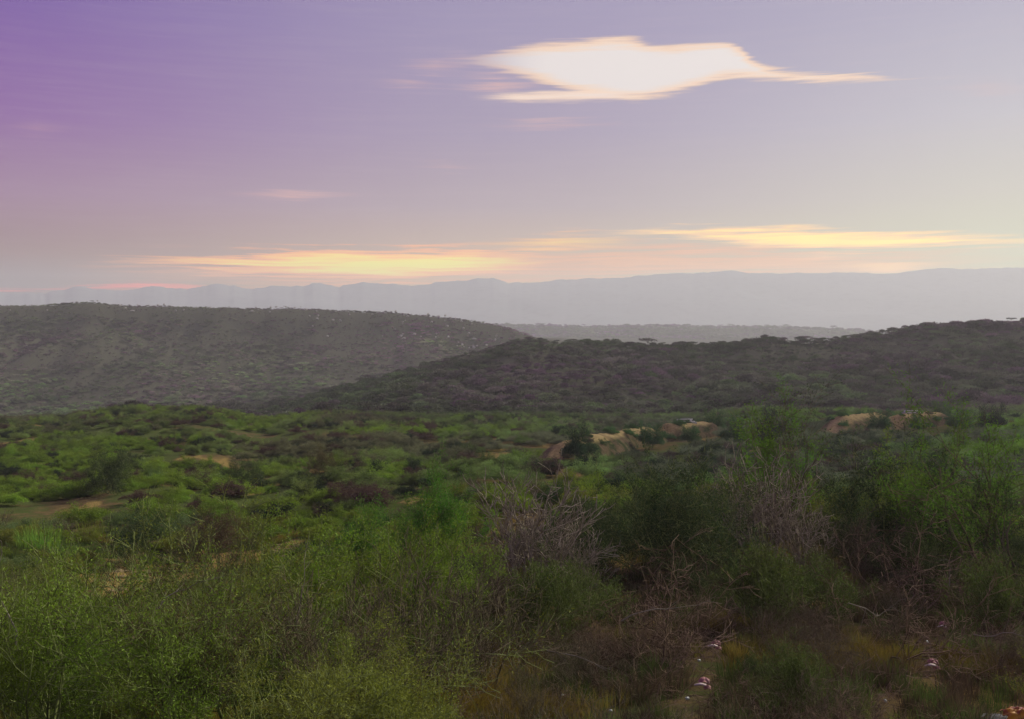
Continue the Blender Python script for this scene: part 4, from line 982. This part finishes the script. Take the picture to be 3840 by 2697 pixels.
def crumple(seed, sx, sy, sz, mat, n=16, rough=.22, th=.012):
    """a crumpled sheet with creases and a thickness"""
    r = np.random.default_rng(seed); u = np.linspace(-1, 1, n); A, B = np.meshgrid(u, u, indexing='ij')
    dome = np.clip(1 - (A**2 + B**2) * .75, 0, 1)**.6
    zz = dome * sz + rough * sz * (np.abs(fbm(A * 2.5 + seed, B * 2.5, seed, 3)) * 2 - .5)
    edge = 1 + .18 * fbm(A * 3 + 5, B * 3, seed + 3, 2)
    Xv = A * sx * edge + .12 * sx * fbm(A * 4, B * 4 + 7, seed + 5, 2); Yv = B * sy * edge + .12 * sy * fbm(A * 4 + 3, B * 4, seed + 6, 2)
    top = np.stack([Xv, Yv, zz], -1).reshape(-1, 3); bot = top - np.array([0, 0, th])
    idx = np.arange(n * n).reshape(n, n); q = np.stack([idx[:-1, :-1], idx[1:, :-1], idx[1:, 1:], idx[:-1, 1:]], -1).reshape(-1, 4)
    ring = np.concatenate([idx[:, 0], idx[-1, 1:], idx[-2::-1, -1], idx[0, -2:0:-1]]); rn = np.roll(ring, -1)
    side = np.stack([ring, rn, rn + n * n, ring + n * n], 1)
    return mesh_np('crumpled', np.concatenate([top, bot]), np.concatenate([q, q[:, ::-1] + n * n, side]), mat)
def band(L, w, bend, mat, n=14, th=.01):
    V = []
    for i in range(n):
        f = i / (n - 1); a = bend * (f - .5); x_ = L * (f - .5); z_ = .09 * L * math.cos(a * 2) + .05; ww = w * (.25 + 1.5 * f * (1.25 - f))
        y_ = -.12 * L * math.sin(f * 3.0)
        for s_ in (-1, 1):
            for zt in (0, -th): V.append((x_, y_ + s_ * .3 * ww, z_ + s_ * .5 * ww + zt))
    q = []
    for i in range(n - 1):
        b = i * 4; q += [[b, b + 4, b + 6, b + 2], [b + 1, b + 3, b + 7, b + 5], [b, b + 1, b + 5, b + 4], [b + 2, b + 6, b + 7, b + 3]]
    return mesh_np('band', V, q, mat)
BAG = (crumple(3, .13, .11, .12, M_PINK), band(.30, .06, 2.0, M_PWHITE), crumple(5, .085, .07, .07, M_PINK))
def ground_at(X, Y, h):
    """a resting place among the twigs a little above the ground"""
    x, y, z = ground_hit(X, Y, 7); t, s = ray(X, Y); y = y * .95; return t * y, y, s * y
def bag(X, Y, label):
    x_, y_, z_ = ground_at(X, Y, 0); root = link('crumpled_bag', None, loc=(x_, y_, z_)); tag(root, label, 'litter'); root.scale = (.72,) * 3
    link('bag_body', BAG[0], root, (.05, 0, .02)); link('white_strip', BAG[1], root, (-.07, -.15, -.03)); link('torn_flap', BAG[2], root, (.12, -.08, -.09))
bag(2677, 2418, 'crumpled pink bag with a white strip caught beside the lower dead brush heap')
bag(2632, 2562, 'crumpled pink bag with a white strip near the bottom, by the small twig heap')
bag(3532, 2346, 'crumpled pink bag with a white strip beside the upper dead brush heap, topmost of four')
bag(3490, 2490, 'crumpled pink bag with a white strip under the topmost one, by the low twig heap')
PAP = [crumple(11, .07, .05, .04, M_PAPER), crumple(12, .05, .06, .03, M_PAPER)]
for (X, Y, tilt, s, lb) in [(1774, 2470, 1.2, 1.1, 'small white paper scrap standing in the reddish brown shrub'), (2622, 2482, .8, 1.0, 'small white scrap between the two lower pink bags'),
                            (2578, 2626, .8, 1.0, 'small white scrap below the lowest pink bag'), (3478, 2412, .8, 1.0, 'small white scrap between the two right pink bags'),
                            (2290, 2672, .3, .8, 'pale green scrap at the bottom edge left of the small twig heap'), (3320, 2635, .6, .9, 'small white scrap on the low twig heap'),
                            (2110, 2613, .2, .8, 'tiny pale leaf like scrap in the yellow grass')]:
    x_, y_, z_ = ground_at(X, Y, 0); o = link('paper_scrap', rr.choice(PAP), loc=(x_, y_, z_ + .03)); o.rotation_euler = (tilt, .1, rr.random() * .8); o.scale = (s * .5,) * 3; tag(o, lb, 'litter')
x_, y_, z_ = ground_at(3822, 2688, 0)
o = link('foil_wrapper', None, loc=(x_, y_, z_)); tag(o, 'shiny yellow and red crumpled foil wrapper lying in the dark bottom right corner', 'litter'); o.rotation_euler = (.5, 0, .2)
link('foil_sheet', crumple(21, .22, .13, .12, M_FOIL, 22, .5), o); link('folded_corner', crumple(22, .09, .06, .06, M_FOIL, 10, .5), o, (.12, -.08, .03))
x_, y_, z_ = ground_at(3770, 2690, 0)
o = link('black_bag', crumple(23, .42, .3, .1, M_BLACK, 22, .5), loc=(x_, y_, z_ - .12)); tag(o, 'black plastic bag lying under the foil wrapper', 'litter')

# pale dead branches lying over the bushes
def twig(seed, L, n=9, r0=.012):
    r = np.random.default_rng(seed); p = np.zeros(3); d = np.array([1., 0, .25]); S = []
    for i in range(n):
        d = unit(d + r.normal(0, .28, 3)); q_ = p + d * L / n; S.append((p, q_, r0 * (1 - i / n * .8), r0 * (1 - (i + 1) / n * .8), 0))
        if r.random() < .5:
            e = unit(d + r.normal(0, .7, 3)); S.append((q_, q_ + e * L * .18, r0 * .4, r0 * .15, 1))
        p = q_
    V, q = tubes(S, 4, .002); return mesh_np('twig', V, q, M_TWIG)
M_TWIG = bark_mat('pale_dead_wood', C(.16, .14, .10), C(.30, .27, .20))
for (X, Y, d, L, ry, rz, lb) in [(1130, 2395, 14.0, 1.5, -.05, 3.1, 'long pale dead branch arching over the dark many stemmed shrub'), (1590, 2110, 22, 1.0, -.5, .6, 'short pale crooked branch on top of the green thorn bush'),
                                 (2330, 2330, 17.5, 2.0, .05, .2, 'dark fallen branch lying across the lower dead brush heap'), (3180, 2262, 19.5, 2.2, .05, .1, 'fallen branch lying across the upper dead brush heap'),
                                 (3560, 2200, 19.5, .6, -1.2, .3, 'short upright pale stick beside the upper brush heap'), (60, 2420, 12.6, 1.6, -.9, .3, 'pale forked branch leaning at the left edge'),
                                 (560, 2350, 13, 1.3, -1.2, .2, 'tall pale green shoot curving up before the sandy clearing'), (2050, 2440, 17, 1.6, .35, -.6, 'straight fallen stick lying through the yellow grass'),
                                 (3650, 2380, 18, 1.6, .35, -.6, 'straight fallen stick lying right of the topmost pink bag')]:
    p = P(X, Y, d); o = link('dead_branch', twig(int(X), L), loc=p); o.rotation_euler = (0, ry, rz); tag(o, lb, 'branch')
bpy.context.view_layer.update()
print('objects', len(SC.objects), 'tris', sum(len(m.polygons) for m in bpy.data.meshes) * 2)
